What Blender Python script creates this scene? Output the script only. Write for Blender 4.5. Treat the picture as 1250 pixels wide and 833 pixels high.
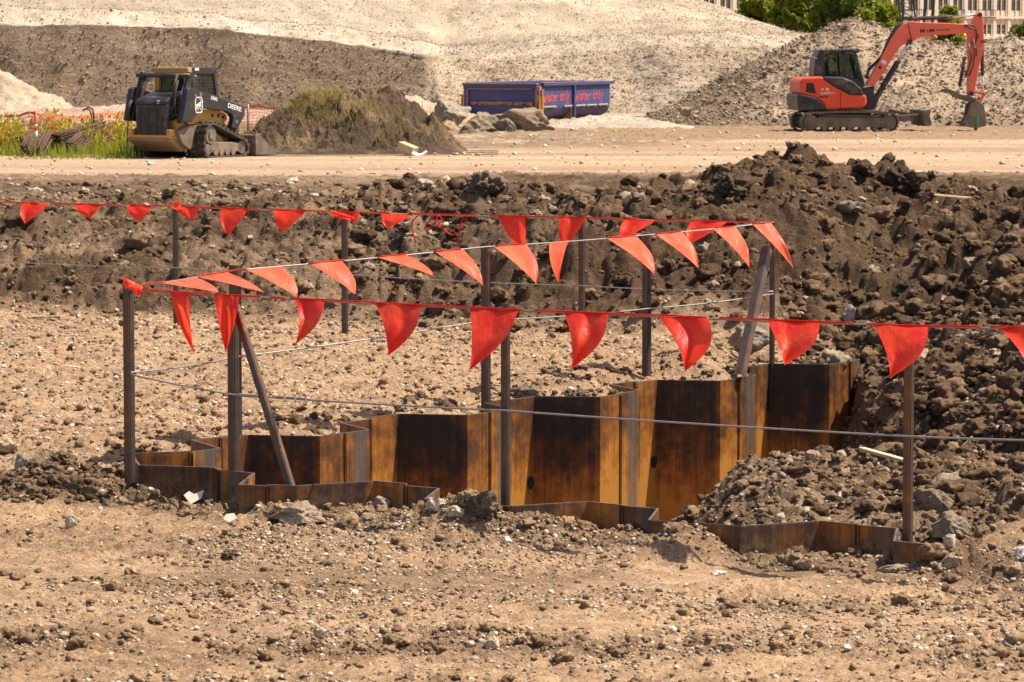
import bpy, math, random
import numpy as np
from mathutils import Vector, Matrix
R = math.radians
SC = bpy.context.scene
COL = SC.collection
for _o in list(bpy.data.objects):
    bpy.data.objects.remove(_o)

# ------------------------------------------------------------------ camera
F, CX, CY, HC = 4283.0, 625.0, 416.5, 2.55
PITCH = math.atan((CY - 55.0) / F)
cam_d = bpy.data.cameras.new('camera'); cam = bpy.data.objects.new('camera', cam_d); COL.objects.link(cam)
cam.location = (0, 0, HC); cam.rotation_euler = (R(90) - PITCH, 0, 0)
cam_d.sensor_width = 36.0; cam_d.sensor_fit = 'HORIZONTAL'; cam_d.lens = 36.0 * F / 1250.0
cam_d.clip_start = 0.5; cam_d.clip_end = 6000
cam_d.dof.use_dof = True; cam_d.dof.focus_distance = 21.0; cam_d.dof.aperture_fstop = 20.0
SC.camera = cam
# ------------------------------------------------------------------ light
SUN_EL, SUN_X, SUN_Y = R(60), 0.994, 0.11      # sun high on the right, slightly behind the scene
sd = Vector((SUN_X * math.cos(SUN_EL), SUN_Y * math.cos(SUN_EL), math.sin(SUN_EL))).normalized()
world = bpy.data.worlds.new('World'); SC.world = world; world.use_nodes = True
nt = world.node_tree; nt.nodes.clear()
wo = nt.nodes.new('ShaderNodeOutputWorld'); bg = nt.nodes.new('ShaderNodeBackground'); sky = nt.nodes.new('ShaderNodeTexSky')
sky.sky_type = 'NISHITA'; sky.sun_disc = False; sky.sun_elevation = SUN_EL; sky.sun_rotation = math.atan2(SUN_X, SUN_Y)
sky.altitude = 200; sky.air_density = 1.0; sky.dust_density = 2.5; sky.ozone_density = 1.0
bg.inputs[1].default_value = 0.09
nt.links.new(sky.outputs[0], bg.inputs[0]); nt.links.new(bg.outputs[0], wo.inputs[0])
sun_d = bpy.data.lights.new('sun', 'SUN'); sun_d.energy = 4.7; sun_d.angle = R(0.5); sun_d.color = (1.0, 0.93, 0.82)
sun = bpy.data.objects.new('sun', sun_d); COL.objects.link(sun); sun.location = (40, 10, 80)
sun.rotation_euler = (-sd).to_track_quat('-Z', 'Y').to_euler()
SC.view_settings.view_transform = 'Standard'; SC.view_settings.look = 'None'
SC.view_settings.gamma = 1.0; SC.view_settings.use_curve_mapping = False
SC.view_settings.exposure = 0.99
SC.view_settings.use_white_balance = True; SC.view_settings.white_balance_temperature = 7200; SC.view_settings.white_balance_tint = 14
SC.cycles.max_bounces = 6; SC.cycles.use_denoising = True; SC.cycles.denoiser = 'OPENIMAGEDENOISE'
SC.cycles.denoising_prefilter = 'ACCURATE'

# ------------------------------------------------------------------ helpers
def pix(px, py, Y):
    u = (px - CX) / F; v = (CY - py) / F
    dy = math.cos(PITCH) + v * math.sin(PITCH); dz = -math.sin(PITCH) + v * math.cos(PITCH)
    t = Y / dy
    return Vector((u * t, Y, HC + dz * t))
def pixz(px, py, z):
    u = (px - CX) / F; v = (CY - py) / F
    dy = math.cos(PITCH) + v * math.sin(PITCH); dz = -math.sin(PITCH) + v * math.cos(PITCH)
    t = (z - HC) / dz
    return Vector((u * t, dy * t, z))

class MB:
    def __init__(s): s.v = []; s.f = []
    def add(s, vs, fs):
        b = len(s.v); s.v += [tuple(p) for p in vs]; s.f += [tuple(i + b for i in f) for f in fs]; return s
    def box(s, c, d, rot=None):
        c = Vector(c); h = [x / 2 for x in d]; vs = []
        for x in (-1, 1):
            for y in (-1, 1):
                for z in (-1, 1):
                    p = Vector((x * h[0], y * h[1], z * h[2]))
                    if rot is not None: p = rot @ p
                    vs.append(c + p)
        return s.add(vs, [(0, 1, 3, 2), (4, 6, 7, 5), (0, 4, 5, 1), (2, 3, 7, 6), (0, 2, 6, 4), (1, 5, 7, 3)])
    def bar(s, p0, p1, w, d, up=(0, 0, 1)):
        p0 = Vector(p0); p1 = Vector(p1); z = (p1 - p0); L = z.length; z.normalize()
        x = Vector(up).cross(z)
        if x.length < 1e-4: x = Vector((1, 0, 0))
        x.normalize(); y = z.cross(x)
        m = Matrix((x, y, z)).transposed()
        return s.box((p0 + p1) / 2, (w, d, L), m)
    def prism(s, poly, y0, y1, plane='xz'):
        n = len(poly); vs = []
        for y in (y0, y1):
            for a, b in poly:
                vs.append((a, y, b) if plane == 'xz' else ((y, a, b) if plane == 'yz' else (a, b, y)))
        fs = [tuple(range(n)), tuple(range(2 * n - 1, n - 1, -1))]
        fs += [(i, i + n, (i + 1) % n + n, (i + 1) % n) for i in range(n)]
        return s.add(vs, fs)
    def tube(s, pts, r, n=8, cap=True):
        pts = [Vector(p) for p in pts]; rings = []
        rr = r if isinstance(r, (list, tuple)) else [r] * len(pts)
        ref = Vector((0.13, 0.21, 0.97))
        b = len(s.v)
        for i, p in enumerate(pts):
            t = (pts[min(i + 1, len(pts) - 1)] - pts[max(i - 1, 0)]).normalized()
            x = t.cross(ref)
            if x.length < 1e-3: x = t.cross(Vector((1, 0, 0)))
            x.normalize(); y = t.cross(x)
            for k in range(n):
                a = 2 * math.pi * k / n
                s.v.append(tuple(p + (x * math.cos(a) + y * math.sin(a)) * rr[i]))
        for i in range(len(pts) - 1):
            for k in range(n):
                s.f.append((b + i * n + k, b + i * n + (k + 1) % n, b + (i + 1) * n + (k + 1) % n, b + (i + 1) * n + k))
        if cap:
            s.f.append(tuple(b + k for k in range(n - 1, -1, -1))); e = b + (len(pts) - 1) * n
            s.f.append(tuple(e + k for k in range(n)))
        return s
    def cyl(s, p0, p1, r, n=16, r1=None):
        return s.tube([p0, p1], [r, r if r1 is None else r1], n)
    def ribbon(s, pts, w, nrm, t=0.004):     # flat stroke of width w lying on a surface with normal nrm
        nrm = Vector(nrm).normalized(); pts = [Vector(p) for p in pts]
        for i in range(len(pts) - 1):
            d = (pts[i + 1] - pts[i]); L = d.length
            if L < 1e-6: continue
            d.normalize(); sdv = nrm.cross(d) * (w / 2); e = d * (w * 0.3)
            a, c = pts[i] - e, pts[i + 1] + e
            off = nrm * (t + 0.0006 * (i % 3))
            vs = [a - sdv, a + sdv, c + sdv, c - sdv]
            s.add([p for p in vs] + [p + off for p in vs], [(3, 2, 1, 0), (4, 5, 6, 7), (0, 1, 5, 4), (1, 2, 6, 5), (2, 3, 7, 6), (3, 0, 4, 7)])
        return s

def link(name, me, mat, parent=None, label=None, cat=None, group=None, kind=None):
    o = bpy.data.objects.new(name, me); COL.objects.link(o)
    if mat is not None: me.materials.append(mat)
    if parent is not None: o.parent = parent
    tag(o, label, cat, group, kind)
    return o
def tag(o, label=None, cat=None, group=None, kind=None):
    if label: o['label'] = label
    if cat: o['category'] = cat
    if group: o['group'] = group
    if kind: o['kind'] = kind
    return o
def ob(name, mb, mat, parent=None, label=None, cat=None, group=None, kind=None, smooth=False, bevel=0.0):
    me = bpy.data.meshes.new(name); me.from_pydata(mb.v, [], mb.f); me.update()
    import bmesh
    bm = bmesh.new(); bm.from_mesh(me); bmesh.ops.recalc_face_normals(bm, faces=bm.faces); bm.to_mesh(me); bm.free()
    if smooth:
        me.polygons.foreach_set('use_smooth', [True] * len(me.polygons))
    o = link(name, me, mat, parent, label, cat, group, kind)
    if bevel:
        m = o.modifiers.new('bevel', 'BEVEL'); m.width = bevel; m.segments = 2; m.limit_method = 'ANGLE'; m.angle_limit = R(40)
    return o
def empty(name, loc, rz=0.0, label=None, cat=None, group=None):
    o = bpy.data.objects.new(name, None); COL.objects.link(o); o.location = loc; o.rotation_euler = (0, 0, rz)
    o.empty_display_size = 0.2
    return tag(o, label, cat, group)

def np_mesh(name, V, Fq, nside, col=None, smooth=False):
    me = bpy.data.meshes.new(name)
    V = np.ascontiguousarray(V, dtype=np.float32); Fq = np.ascontiguousarray(Fq, dtype=np.int32)
    me.vertices.add(len(V)); me.vertices.foreach_set('co', V.ravel())
    me.loops.add(Fq.size); me.loops.foreach_set('vertex_index', Fq.ravel())
    me.polygons.add(len(Fq)); me.polygons.foreach_set('loop_start', np.arange(0, Fq.size, nside, dtype=np.int32))
    if smooth: me.polygons.foreach_set('use_smooth', np.ones(len(Fq), dtype=bool))
    me.update(calc_edges=True)
    if col is not None:
        a = me.attributes.new('Col', 'FLOAT_COLOR', 'POINT')
        c = np.zeros((len(V), 4), dtype=np.float32); c[:, :col.shape[1]] = col
        a.data.foreach_set('color', c.ravel())
    return me

# ------------------------------------------------------------------ noise (numpy)
def hsh(ix, iy, seed):
    h = (ix.astype(np.int64) * 374761393 + iy.astype(np.int64) * 668265263 + seed * 974711) & 0xffffffff
    h = ((h ^ (h >> 13)) * 1274126177) & 0xffffffff
    h = ((h ^ (h >> 16)) * 2246822519) & 0xffffffff
    h = h ^ (h >> 15)
    return (h & 0xffffff).astype(np.float64) / 0x1000000
def vn(x, y, seed=0):
    x0 = np.floor(x); y0 = np.floor(y); fx = x - x0; fy = y - y0
    fx = fx * fx * fx * (fx * (fx * 6 - 15) + 10); fy = fy * fy * fy * (fy * (fy * 6 - 15) + 10)
    a = hsh(x0, y0, seed); b = hsh(x0 + 1, y0, seed); c = hsh(x0, y0 + 1, seed); d = hsh(x0 + 1, y0 + 1, seed)
    return (a + (b - a) * fx) * (1 - fy) + (c + (d - c) * fx) * fy
def fbm(x, y, oct=4, seed=0, gain=0.5):
    t = 0.0; a = 1.0; n = 0.0
    for i in range(oct):
        t = t + a * (vn(x, y, seed + i * 17) - 0.5); n += a; a *= gain; x = x * 2.03 + 5.1; y = y * 2.03 + 1.7
    return t / n * 2
def clods(x, y, cell, seed, prob=0.7, flat=0.8):
    x = x / cell; y = y / cell
    wx = x + 0.30 * fbm(x * 2.1, y * 2.1, 2, seed + 5); wy = y + 0.30 * fbm(x * 2.1 + 9, y * 2.1 + 3, 2, seed + 6)
    ix = np.floor(wx); iy = np.floor(wy); out = np.zeros_like(x)
    for dx in (-1, 0, 1):
        for dy in (-1, 0, 1):
            jx = ix + dx; jy = iy + dy
            r = (0.28 + 0.5 * hsh(jx, jy, seed + 3) ** 2)
            cx = jx + hsh(jx, jy, seed); cy = jy + hsh(jx, jy, seed + 1)
            px_ = wx - cx; py_ = wy - cy
            an = hsh(jx, jy, seed + 7) * 3.14; ca = np.cos(an); sa = np.sin(an)
            u = px_ * ca + py_ * sa; v = (-px_ * sa + py_ * ca) * 1.45
            tilt = (hsh(jx, jy, seed + 8) - 0.5) * 0.9
            b = np.sqrt(np.maximum(0, 1 - (u * u + v * v) / (r * r))) * r * (flat + tilt * u / r)
            b = np.where(hsh(jx, jy, seed + 2) < prob, b, 0)
            out = np.maximum(out, b)
    return out * cell
def sstep(a, b, x):
    t = np.clip((x - a) / (b - a), 0, 1); return t * t * (3 - 2 * t)

# ------------------------------------------------------------------ materials
def newmat(name):
    m = bpy.data.materials.new(name); m.use_nodes = True
    n = m.node_tree.nodes; n.clear()
    out = n.new('ShaderNodeOutputMaterial'); b = n.new('ShaderNodeBsdfPrincipled')
    m.node_tree.links.new(b.outputs[0], out.inputs[0])
    return m, m.node_tree, n, m.node_tree.links, b, out
def noise(nt_, scale, detail=4, rough=0.6, vec=None, coord='Object', mapping=None):
    n = nt_.nodes; t = n.new('ShaderNodeTexNoise'); t.inputs['Scale'].default_value = scale
    t.inputs['Detail'].default_value = detail; t.inputs['Roughness'].default_value = rough
    if vec is None:
        tc = n.new('ShaderNodeTexCoord'); vec = tc.outputs[coord]
        if mapping:
            mp = n.new('ShaderNodeMapping'); mp.inputs['Scale'].default_value = mapping
            nt_.links.new(vec, mp.inputs[0]); vec = mp.outputs[0]
    nt_.links.new(vec, t.inputs['Vector'])
    return t.outputs['Fac']
def ramp(nt_, fac, stops):
    r = nt_.nodes.new('ShaderNodeValToRGB'); e = r.color_ramp.elements
    while len(e) > 1: e.remove(e[-1])
    for i, (p, c) in enumerate(stops):
        el = e[0] if i == 0 else e.new(p)
        el.position = p; el.color = (c, c, c, 1) if not isinstance(c, tuple) else (*c, 1)
    nt_.links.new(fac, r.inputs[0]); return r.outputs[0]
def mixc(nt_, fac, a, b, mode='MIX'):
    m = nt_.nodes.new('ShaderNodeMix'); m.data_type = 'RGBA'; m.blend_type = mode
    for sock, v in ((m.inputs[0], fac), (m.inputs[6], a), (m.inputs[7], b)):
        if isinstance(v, (int, float)): sock.default_value = v
        elif isinstance(v, tuple): sock.default_value = (*v, 1)
        else: nt_.links.new(v, sock)
    return m.outputs[2]
def bump(nt_, b, fac, strength, dist):
    bp = nt_.nodes.new('ShaderNodeBump'); bp.inputs['Strength'].default_value = strength; bp.inputs['Distance'].default_value = dist
    nt_.links.new(fac, bp.inputs['Height']); nt_.links.new(bp.outputs[0], b.inputs['Normal'])
DUST = (0.34, 0.26, 0.18)
def paint(name, col, rough=0.5, metal=0.0, dust=0.25, scale=6.0, col2=None, spec=0.5, dustcol=DUST):
    m, t, n, l, b, o = newmat(name)
    f = noise(t, scale, 6, 0.65)
    c2 = col2 or tuple(x * 0.72 for x in col)
    c = mixc(t, ramp(t, f, [(0.35, 0.0), (0.7, 1.0)]), col, c2)
    if dust:
        f2 = noise(t, scale * 0.45, 8, 0.7)
        c = mixc(t, ramp(t, f2, [(0.60 - dust * 0.55, 0.0), (0.78 - dust * 0.3, min(1.0, 0.35 + dust))]), c, dustcol)
    l.new(c, b.inputs['Base Color']); b.inputs['Roughness'].default_value = rough; b.inputs['Metallic'].default_value = metal
    b.inputs['Specular IOR Level'].default_value = spec
    bump(t, b, noise(t, scale * 8, 4), 0.15, 0.01)
    return m
def soil_mat(name, fine, coarse, amt=0.35, bdist=0.01, speck=0.0, speckscale=30.0, b2=None):
    m, t, n, l, b, o = newmat(name)
    at = n.new('ShaderNodeAttribute'); at.attribute_name = 'Col'; c = at.outputs['Color']
    f1 = noise(t, fine, 5, 0.7); f2 = noise(t, coarse, 4, 0.6)
    lo, hi = 1 - amt, 1 + amt
    c = mixc(t, 1.0, c, ramp(t, f1, [(0.28, lo), (0.5, 1.0), (0.72, hi)]), 'MULTIPLY')
    c = mixc(t, 1.0, c, ramp(t, f2, [(0.3, lo + 0.1), (0.7, hi - 0.1)]), 'MULTIPLY')
    if speck:
        tc = n.new('ShaderNodeTexCoord'); v = n.new('ShaderNodeTexVoronoi'); v.inputs['Scale'].default_value = speckscale
        l.new(tc.outputs['Object'], v.inputs['Vector'])
        sep = n.new('ShaderNodeSeparateColor'); l.new(v.outputs['Color'], sep.inputs[0])
        k = ramp(t, sep.outputs[0], [(0.80, 0.0), (0.9, 1.0)])
        d = ramp(t, v.outputs['Distance'], [(0.25, 1.0), (0.4, 0.0)])
        mm = n.new('ShaderNodeMath'); mm.operation = 'MULTIPLY'; l.new(k, mm.inputs[0]); l.new(d, mm.inputs[1])
        m2 = n.new('ShaderNodeMath'); m2.operation = 'MULTIPLY'; l.new(mm.outputs[0], m2.inputs[0]); m2.inputs[1].default_value = speck
        m3 = n.new('ShaderNodeMath'); m3.operation = 'MULTIPLY_ADD'; l.new(at.outputs['Alpha'], m3.inputs[0]); m3.inputs[1].default_value = -speck * .92; m3.inputs[2].default_value = speck; l.new(m3.outputs[0], m2.inputs[1])
        c = mixc(t, m2.outputs[0], c, (0.62, 0.55, 0.44))
    l.new(c, b.inputs['Base Color']); b.inputs['Roughness'].default_value = 0.95; b.inputs['Specular IOR Level'].default_value = 0.15
    if b2:
        g = noise(t, b2[0], 8, 0.72); w = n.new('ShaderNodeMath'); w.operation = 'MULTIPLY_ADD'
        l.new(at.outputs['Alpha'], w.inputs[0]); w.inputs[1].default_value = 1.0 - b2[2]; w.inputs[2].default_value = b2[2]
        bp = n.new('ShaderNodeBump'); bp.inputs['Strength'].default_value = 1.0; bp.inputs['Distance'].default_value = b2[1]
        mu = n.new('ShaderNodeMath'); mu.operation = 'MULTIPLY'; l.new(g, mu.inputs[0]); l.new(w.outputs[0], mu.inputs[1]); l.new(mu.outputs[0], bp.inputs['Height'])
        bq = n.new('ShaderNodeBump'); bq.inputs['Strength'].default_value = 0.8; bq.inputs['Distance'].default_value = bdist
        l.new(f1, bq.inputs['Height']); l.new(bp.outputs[0], bq.inputs['Normal']); l.new(bq.outputs[0], b.inputs['Normal'])
    else:
        bump(t, b, f1, 0.8, bdist)
    return m
M = {}
M['soil'] = soil_mat('soil', 60.0, 7.0, 0.42, 0.014, 0.3, 42.0, (11.0, 0.16, 0.22))
M['gravel'] = soil_mat('gravel', 9.0, 0.6, 0.30, 0.07, 0.40, 12.0, (7.0, 0.06, 0.6))
M['stone'] = soil_mat('stone', 34.0, 6.0, 0.36, 0.02, 0, 30, (12.0, 0.06, 0.6))
M['clod'] = soil_mat('clod', 45.0, 8.0, 0.40, 0.012, 0, 30, (14.0, 0.05, 1.0))
M['black'] = paint('black_paint', (0.022, 0.022, 0.025), 0.45, 0, 0.16)
M['dkgrey'] = paint('dark_grey_paint', (0.020, 0.021, 0.024), 0.42, 0, 0.14, dustcol=(.16,.13,.10))
M['rubber'] = paint('track_rubber', (0.045, 0.037, 0.032), 0.85, 0, 0.24, dustcol=(.17,.13,.095))
M['dusty'] = paint('dusty_steel', (0.10, 0.078, 0.058), 0.8, 0, 0.45, dustcol=(.24,.18,.125))
M['steel'] = paint('worn_steel', (0.16, 0.13, 0.11), 0.5, 0.3, 0.35)
M['bumper'] = paint('dusty_shaded_bumper', (0.22, 0.13, 0.05), 0.75, 0, 0.5, col2=(0.15, 0.10, 0.06), dustcol=(0.26, 0.19, 0.12))  # dusty underside, with its shade painted in as darker brown
M['chrome'] = paint('chrome_rod', (0.75, 0.75, 0.78), 0.2, 0.8, 0.0)
M['yellow'] = paint('machine_yellow', (0.58, 0.28, 0.02), 0.45, 0, 0.38, dustcol=(.30,.22,.14))
M['orange'] = paint('machine_orange', (0.78, 0.07, 0.012), 0.42, 0, 0.13, col2=(0.66, 0.05, 0.01), dustcol=(.42,.16,.08))
M['boomred'] = paint('faded_red', (0.80, 0.115, 0.06), 0.55, 0, 0.08, col2=(0.80, 0.17, 0.10), dustcol=(0.5, 0.2, 0.13))
M['skipblue'] = paint('skip_blue', (0.032, 0.048, 0.17), 0.6, 0, 0.1, 2.5, col2=(0.05, 0.055, 0.16), dustcol=(0.15, 0.12, 0.14))
M['skipyellow'] = paint('skip_yellow', (0.50, 0.25, 0.04), 0.7, 0, 0.3, 5.0, col2=(0.34, 0.12, 0.03))
M['rustpatch'] = paint('rust_patch', (0.28, 0.10, 0.03), 0.85, 0, 0.2, 8.0, col2=(0.42, 0.21, 0.06))
M['spray'] = paint('spray_orange', (0.75, 0.10, 0.02), 0.7, 0, 0.0)
M['cream'] = paint('cream_shard', (0.42, 0.40, 0.32), 0.7, 0, 0.2, 20)
M['white'] = paint('white_mark', (0.75, 0.75, 0.72), 0.6, 0, 0.0)
M['lampred'] = paint('red_lens', (0.35, 0.01, 0.015), 0.3, 0, 0.0)
M['blackmark'] = paint('black_mark', (0.015, 0.012, 0.012), 0.6, 0, 0.0)
M['green'] = paint('green_plastic', (0.015, 0.20, 0.06), 0.4, 0, 0.0)
M['wood'] = paint('weathered_wood', (0.36, 0.24, 0.13), 0.85, 0, 0.2, 12)
M['palewood'] = paint('pale_wood', (0.58, 0.42, 0.25), 0.85, 0, 0.1, 12)
M['cable'] = paint('cable_steel', (0.36, 0.34, 0.33), 0.45, 0.6, 0.0, 40)
M['redclip'] = paint('red_clip', (0.5, 0.02, 0.02), 0.5, 0, 0.0)
M['rebar'] = paint('rusty_bar', (0.055, 0.030, 0.019), 0.8, 0.0, 0.0, 20, col2=(0.075, 0.034, 0.02), dustcol=(0.3, 0.2, 0.15))
M['yellowtag'] = paint('yellow_tag', (0.75, 0.6, 0.12), 0.7, 0, 0.0)
M['netting'] = paint('orange_netting', (0.75, 0.17, 0.07), 0.7, 0, 0.0)
M['facade'] = paint('cream_stone', (0.64, 0.55, 0.43), 0.85, 0, 0.0, 0.8, col2=(0.58, 0.49, 0.38))
M['facadedk'] = paint('dark_stone', (0.36, 0.30, 0.25), 0.85, 0, 0.0, 0.8)  # darker stone colour for the window frames
M['bark'] = paint('bark', (0.12, 0.085, 0.06), 0.9, 0, 0.0, 3)
def glass(name, col, rough=0.12):
    m, t, n, l, b, o = newmat(name)
    b.inputs['Base Color'].default_value = (*col, 1); b.inputs['Roughness'].default_value = rough; b.inputs['Specular IOR Level'].default_value = 0.7
    return m
M['winglass'] = glass('window_glass', (0.035, 0.04, 0.045))
def clear(name, col, mixf):
    m, t, n, l, b, o = newmat(name)
    b.inputs['Base Color'].default_value = (*col, 1); b.inputs['Roughness'].default_value = 0.08
    tr = n.new('ShaderNodeBsdfTransparent'); tr.inputs[0].default_value = (0.62, 0.70, 0.62, 1)
    mx = n.new('ShaderNodeMixShader'); mx.inputs[0].default_value = mixf
    l.new(tr.outputs[0], mx.inputs[1]); l.new(b.outputs[0], mx.inputs[2]); l.new(mx.outputs[0], o.inputs[0])
    return m
M['cabglass'] = clear('cab_glass', (0.03, 0.04, 0.035), 0.18)
def leafmat(name, c1, c2, scale=0.6):
    m, t, n, l, b, o = newmat(name)
    f = noise(t, scale, 4, 0.6)
    c = mixc(t, ramp(t, f, [(0.35, 0.0), (0.65, 1.0)]), c1, c2)
    l.new(c, b.inputs['Base Color']); b.inputs['Roughness'].default_value = 0.6; b.inputs['Specular IOR Level'].default_value = 0.25
    tl = n.new('ShaderNodeBsdfTranslucent'); l.new(c, tl.inputs[0])
    mx = n.new('ShaderNodeMixShader'); mx.inputs[0].default_value = 0.4
    l.new(b.outputs[0], mx.inputs[1]); l.new(tl.outputs[0], mx.inputs[2]); l.new(mx.outputs[0], o.inputs[0])
    return m
M['leaf'] = leafmat('leaf_green', (0.16, 0.21, 0.018), (0.27, 0.30, 0.035))
M['leafdk'] = leafmat('leaf_deep_green', (0.09, 0.14, 0.018), (0.16, 0.21, 0.028))
M['grass'] = leafmat('grass_green', (0.20, 0.26, 0.028), (0.32, 0.33, 0.045))
M['goldweed'] = leafmat('golden_weed', (0.52, 0.31, 0.05), (0.44, 0.36, 0.05))
M['drygrass'] = leafmat('dry_grass', (0.38, 0.275, 0.12), (0.27, 0.21, 0.065), 1.2)
def plastic(name, c1, c2):
    m, t, n, l, b, o = newmat(name)
    f = noise(t, 7.0, 3, 0.5)
    c = mixc(t, ramp(t, f, [(0.4, 0.0), (0.65, 1.0)]), c1, c2)
    l.new(c, b.inputs['Base Color']); b.inputs['Roughness'].default_value = 0.42; b.inputs['Specular IOR Level'].default_value = 0.35
    bump(t, b, noise(t, 14.0, 4, 0.55, mapping=(1.6, 1, .8)), 0.55, 0.02)
    tl = n.new('ShaderNodeBsdfTranslucent'); l.new(c, tl.inputs[0])
    mx = n.new('ShaderNodeMixShader'); mx.inputs[0].default_value = 0.60
    l.new(b.outputs[0], mx.inputs[1]); l.new(tl.outputs[0], mx.inputs[2]); l.new(mx.outputs[0], o.inputs[0])
    return m
M['flag'] = plastic('flag_red', (0.94, 0.05, 0.035), (0.95, 0.09, 0.04))
M['flagsunlit'] = plastic('flag_sunlit_faded', (0.90, 0.13, 0.06), (0.92, 0.22, 0.11))  # same plastic, some fading; sunlight on the rear pennants painted in as salmon
M['tape'] = plastic('tape_red', (0.62, 0.03, 0.025), (0.7, 0.05, 0.03))
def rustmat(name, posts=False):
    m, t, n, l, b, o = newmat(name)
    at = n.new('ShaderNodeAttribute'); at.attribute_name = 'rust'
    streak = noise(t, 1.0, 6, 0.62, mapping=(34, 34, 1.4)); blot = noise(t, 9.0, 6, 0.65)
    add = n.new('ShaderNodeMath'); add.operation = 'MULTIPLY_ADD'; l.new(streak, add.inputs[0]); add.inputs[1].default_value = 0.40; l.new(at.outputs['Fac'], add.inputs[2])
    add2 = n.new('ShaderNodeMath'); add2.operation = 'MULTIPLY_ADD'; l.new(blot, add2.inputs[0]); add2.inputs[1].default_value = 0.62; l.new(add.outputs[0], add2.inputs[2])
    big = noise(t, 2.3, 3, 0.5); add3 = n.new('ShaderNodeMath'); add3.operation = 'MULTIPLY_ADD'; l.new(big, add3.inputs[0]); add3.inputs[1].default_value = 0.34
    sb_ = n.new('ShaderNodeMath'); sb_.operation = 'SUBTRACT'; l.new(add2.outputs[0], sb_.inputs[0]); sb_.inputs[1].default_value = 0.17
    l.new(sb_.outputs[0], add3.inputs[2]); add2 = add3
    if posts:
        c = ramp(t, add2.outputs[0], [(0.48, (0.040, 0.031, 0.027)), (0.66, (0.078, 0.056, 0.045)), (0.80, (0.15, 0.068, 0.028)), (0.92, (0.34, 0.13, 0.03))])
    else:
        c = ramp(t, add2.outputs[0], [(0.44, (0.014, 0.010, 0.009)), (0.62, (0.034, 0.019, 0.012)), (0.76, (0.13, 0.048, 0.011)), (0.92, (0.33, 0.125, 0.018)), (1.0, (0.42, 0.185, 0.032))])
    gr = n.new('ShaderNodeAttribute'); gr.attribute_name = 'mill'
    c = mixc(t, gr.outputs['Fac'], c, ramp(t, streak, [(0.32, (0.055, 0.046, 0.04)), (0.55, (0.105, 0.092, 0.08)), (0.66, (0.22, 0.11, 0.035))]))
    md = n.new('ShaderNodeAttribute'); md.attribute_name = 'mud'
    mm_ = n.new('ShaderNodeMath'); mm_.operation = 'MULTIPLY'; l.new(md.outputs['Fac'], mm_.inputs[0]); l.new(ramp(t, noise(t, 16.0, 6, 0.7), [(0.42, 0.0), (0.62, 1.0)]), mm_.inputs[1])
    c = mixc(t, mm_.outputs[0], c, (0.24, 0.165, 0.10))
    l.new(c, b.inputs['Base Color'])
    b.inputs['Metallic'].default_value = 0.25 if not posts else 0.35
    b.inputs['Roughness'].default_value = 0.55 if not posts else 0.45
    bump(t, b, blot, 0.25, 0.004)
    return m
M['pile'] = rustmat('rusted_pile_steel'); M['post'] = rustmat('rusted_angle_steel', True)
# ------------------------------------------------------------------ sheet pile wall lines (plan view)
ZT = 0.05
def P2(px, py): p = pixz(px, py, ZT); return np.array([p.x, p.y])
def dirv(deg): return np.array([math.cos(R(deg)), math.sin(R(deg))])
bB = np.array([0.597, 0.802]); perB = np.array([0.931, 1.25])
R0 = np.array([-1.236, 22.4]); wB1 = dirv(-8); wB2 = dirv(115)
lineB = [(P2(163, 554), 'c'), (P2(233, 552), 'j'), (P2(237, 551), 'k'), (P2(269, 547.5), 'k'), (P2(234, 537.5), 'k')]
Ls = [R0 + k * perB - .47 * wB1 for k in range(5)]
Rs = [R0 + k * perB for k in range(5)]
Fs = [r + .50 * bB for r in Rs]; Ws = [f + .48 * wB2 for f in Fs]
lineB.append(((lineB[-1][0] + Ls[0]) / 2, 'j'))
for k in range(5):
    lineB += [(Ls[k], 'd'), (Rs[k], 'k')]
    if k < 4:
        lineB += [((Rs[k] + Fs[k]) / 2, 'j'), (Fs[k], 'k'), (Ws[k], 'k'), ((Ws[k] + Ls[k + 1]) / 2, 'j')]
E = Rs[4] + .30 * bB
lineB += [(E, 'j'), (E + np.array([0.06, 0.10]), 'k'), (P2(1052, 438.5), 'k')]
lineB += [(P2(1005, 437.0), 'k'), (P2(962, 440), 'j'), (P2(925, 440.5), 'k'), (P2(905, 436), 'k'), (P2(884, 434), 'k'), (P2(856, 433), 'e')]
aA = np.array([.817, -.577]); perA = np.array([1.205, -.85]); K0 = np.array([-.79, 20.0]); wA1 = dirv(25); wA2 = dirv(-98)
pk = [K0 + k * perA for k in range(3)]
lineA = [(P2(163, 554), 'k'), (P2(165, 560), 'k'), (P2(170, 567), 'd'), (P2(261, 570), 'k'), (P2(268, 573), 'j'), (P2(310, 577), 'k')]
lineA += [(P2(292, 591), 'k')]
prev = lineA[-1][0]
for k in range(3):
    st = pk[k] - .48 * wA1
    lineA += [((prev + st) / 2, 'j'), (st, 'd'), (pk[k], 'r')]
    inn = pk[k] + .46 * aA
    lineA += [((pk[k] + inn) / 2, 'j'), (inn, 'k')]
    prev = inn + .47 * wA2
    lineA += [(prev, 'k')]
lineA += [(prev + .20 * aA, 'e')]
A_END = lineA[-1][0]; B_END = P2(1052, 438.5)
pit_poly = np.array([p for p, _ in lineA] + [np.array([2.8, 19.0]), np.array([3.4, 23.0]), np.array([3.5, 26.8]), np.array([3.2, 28.2]), B_END + np.array([.06, .05])] + [p for p, t in lineB[:-7][::-1]])

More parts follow.
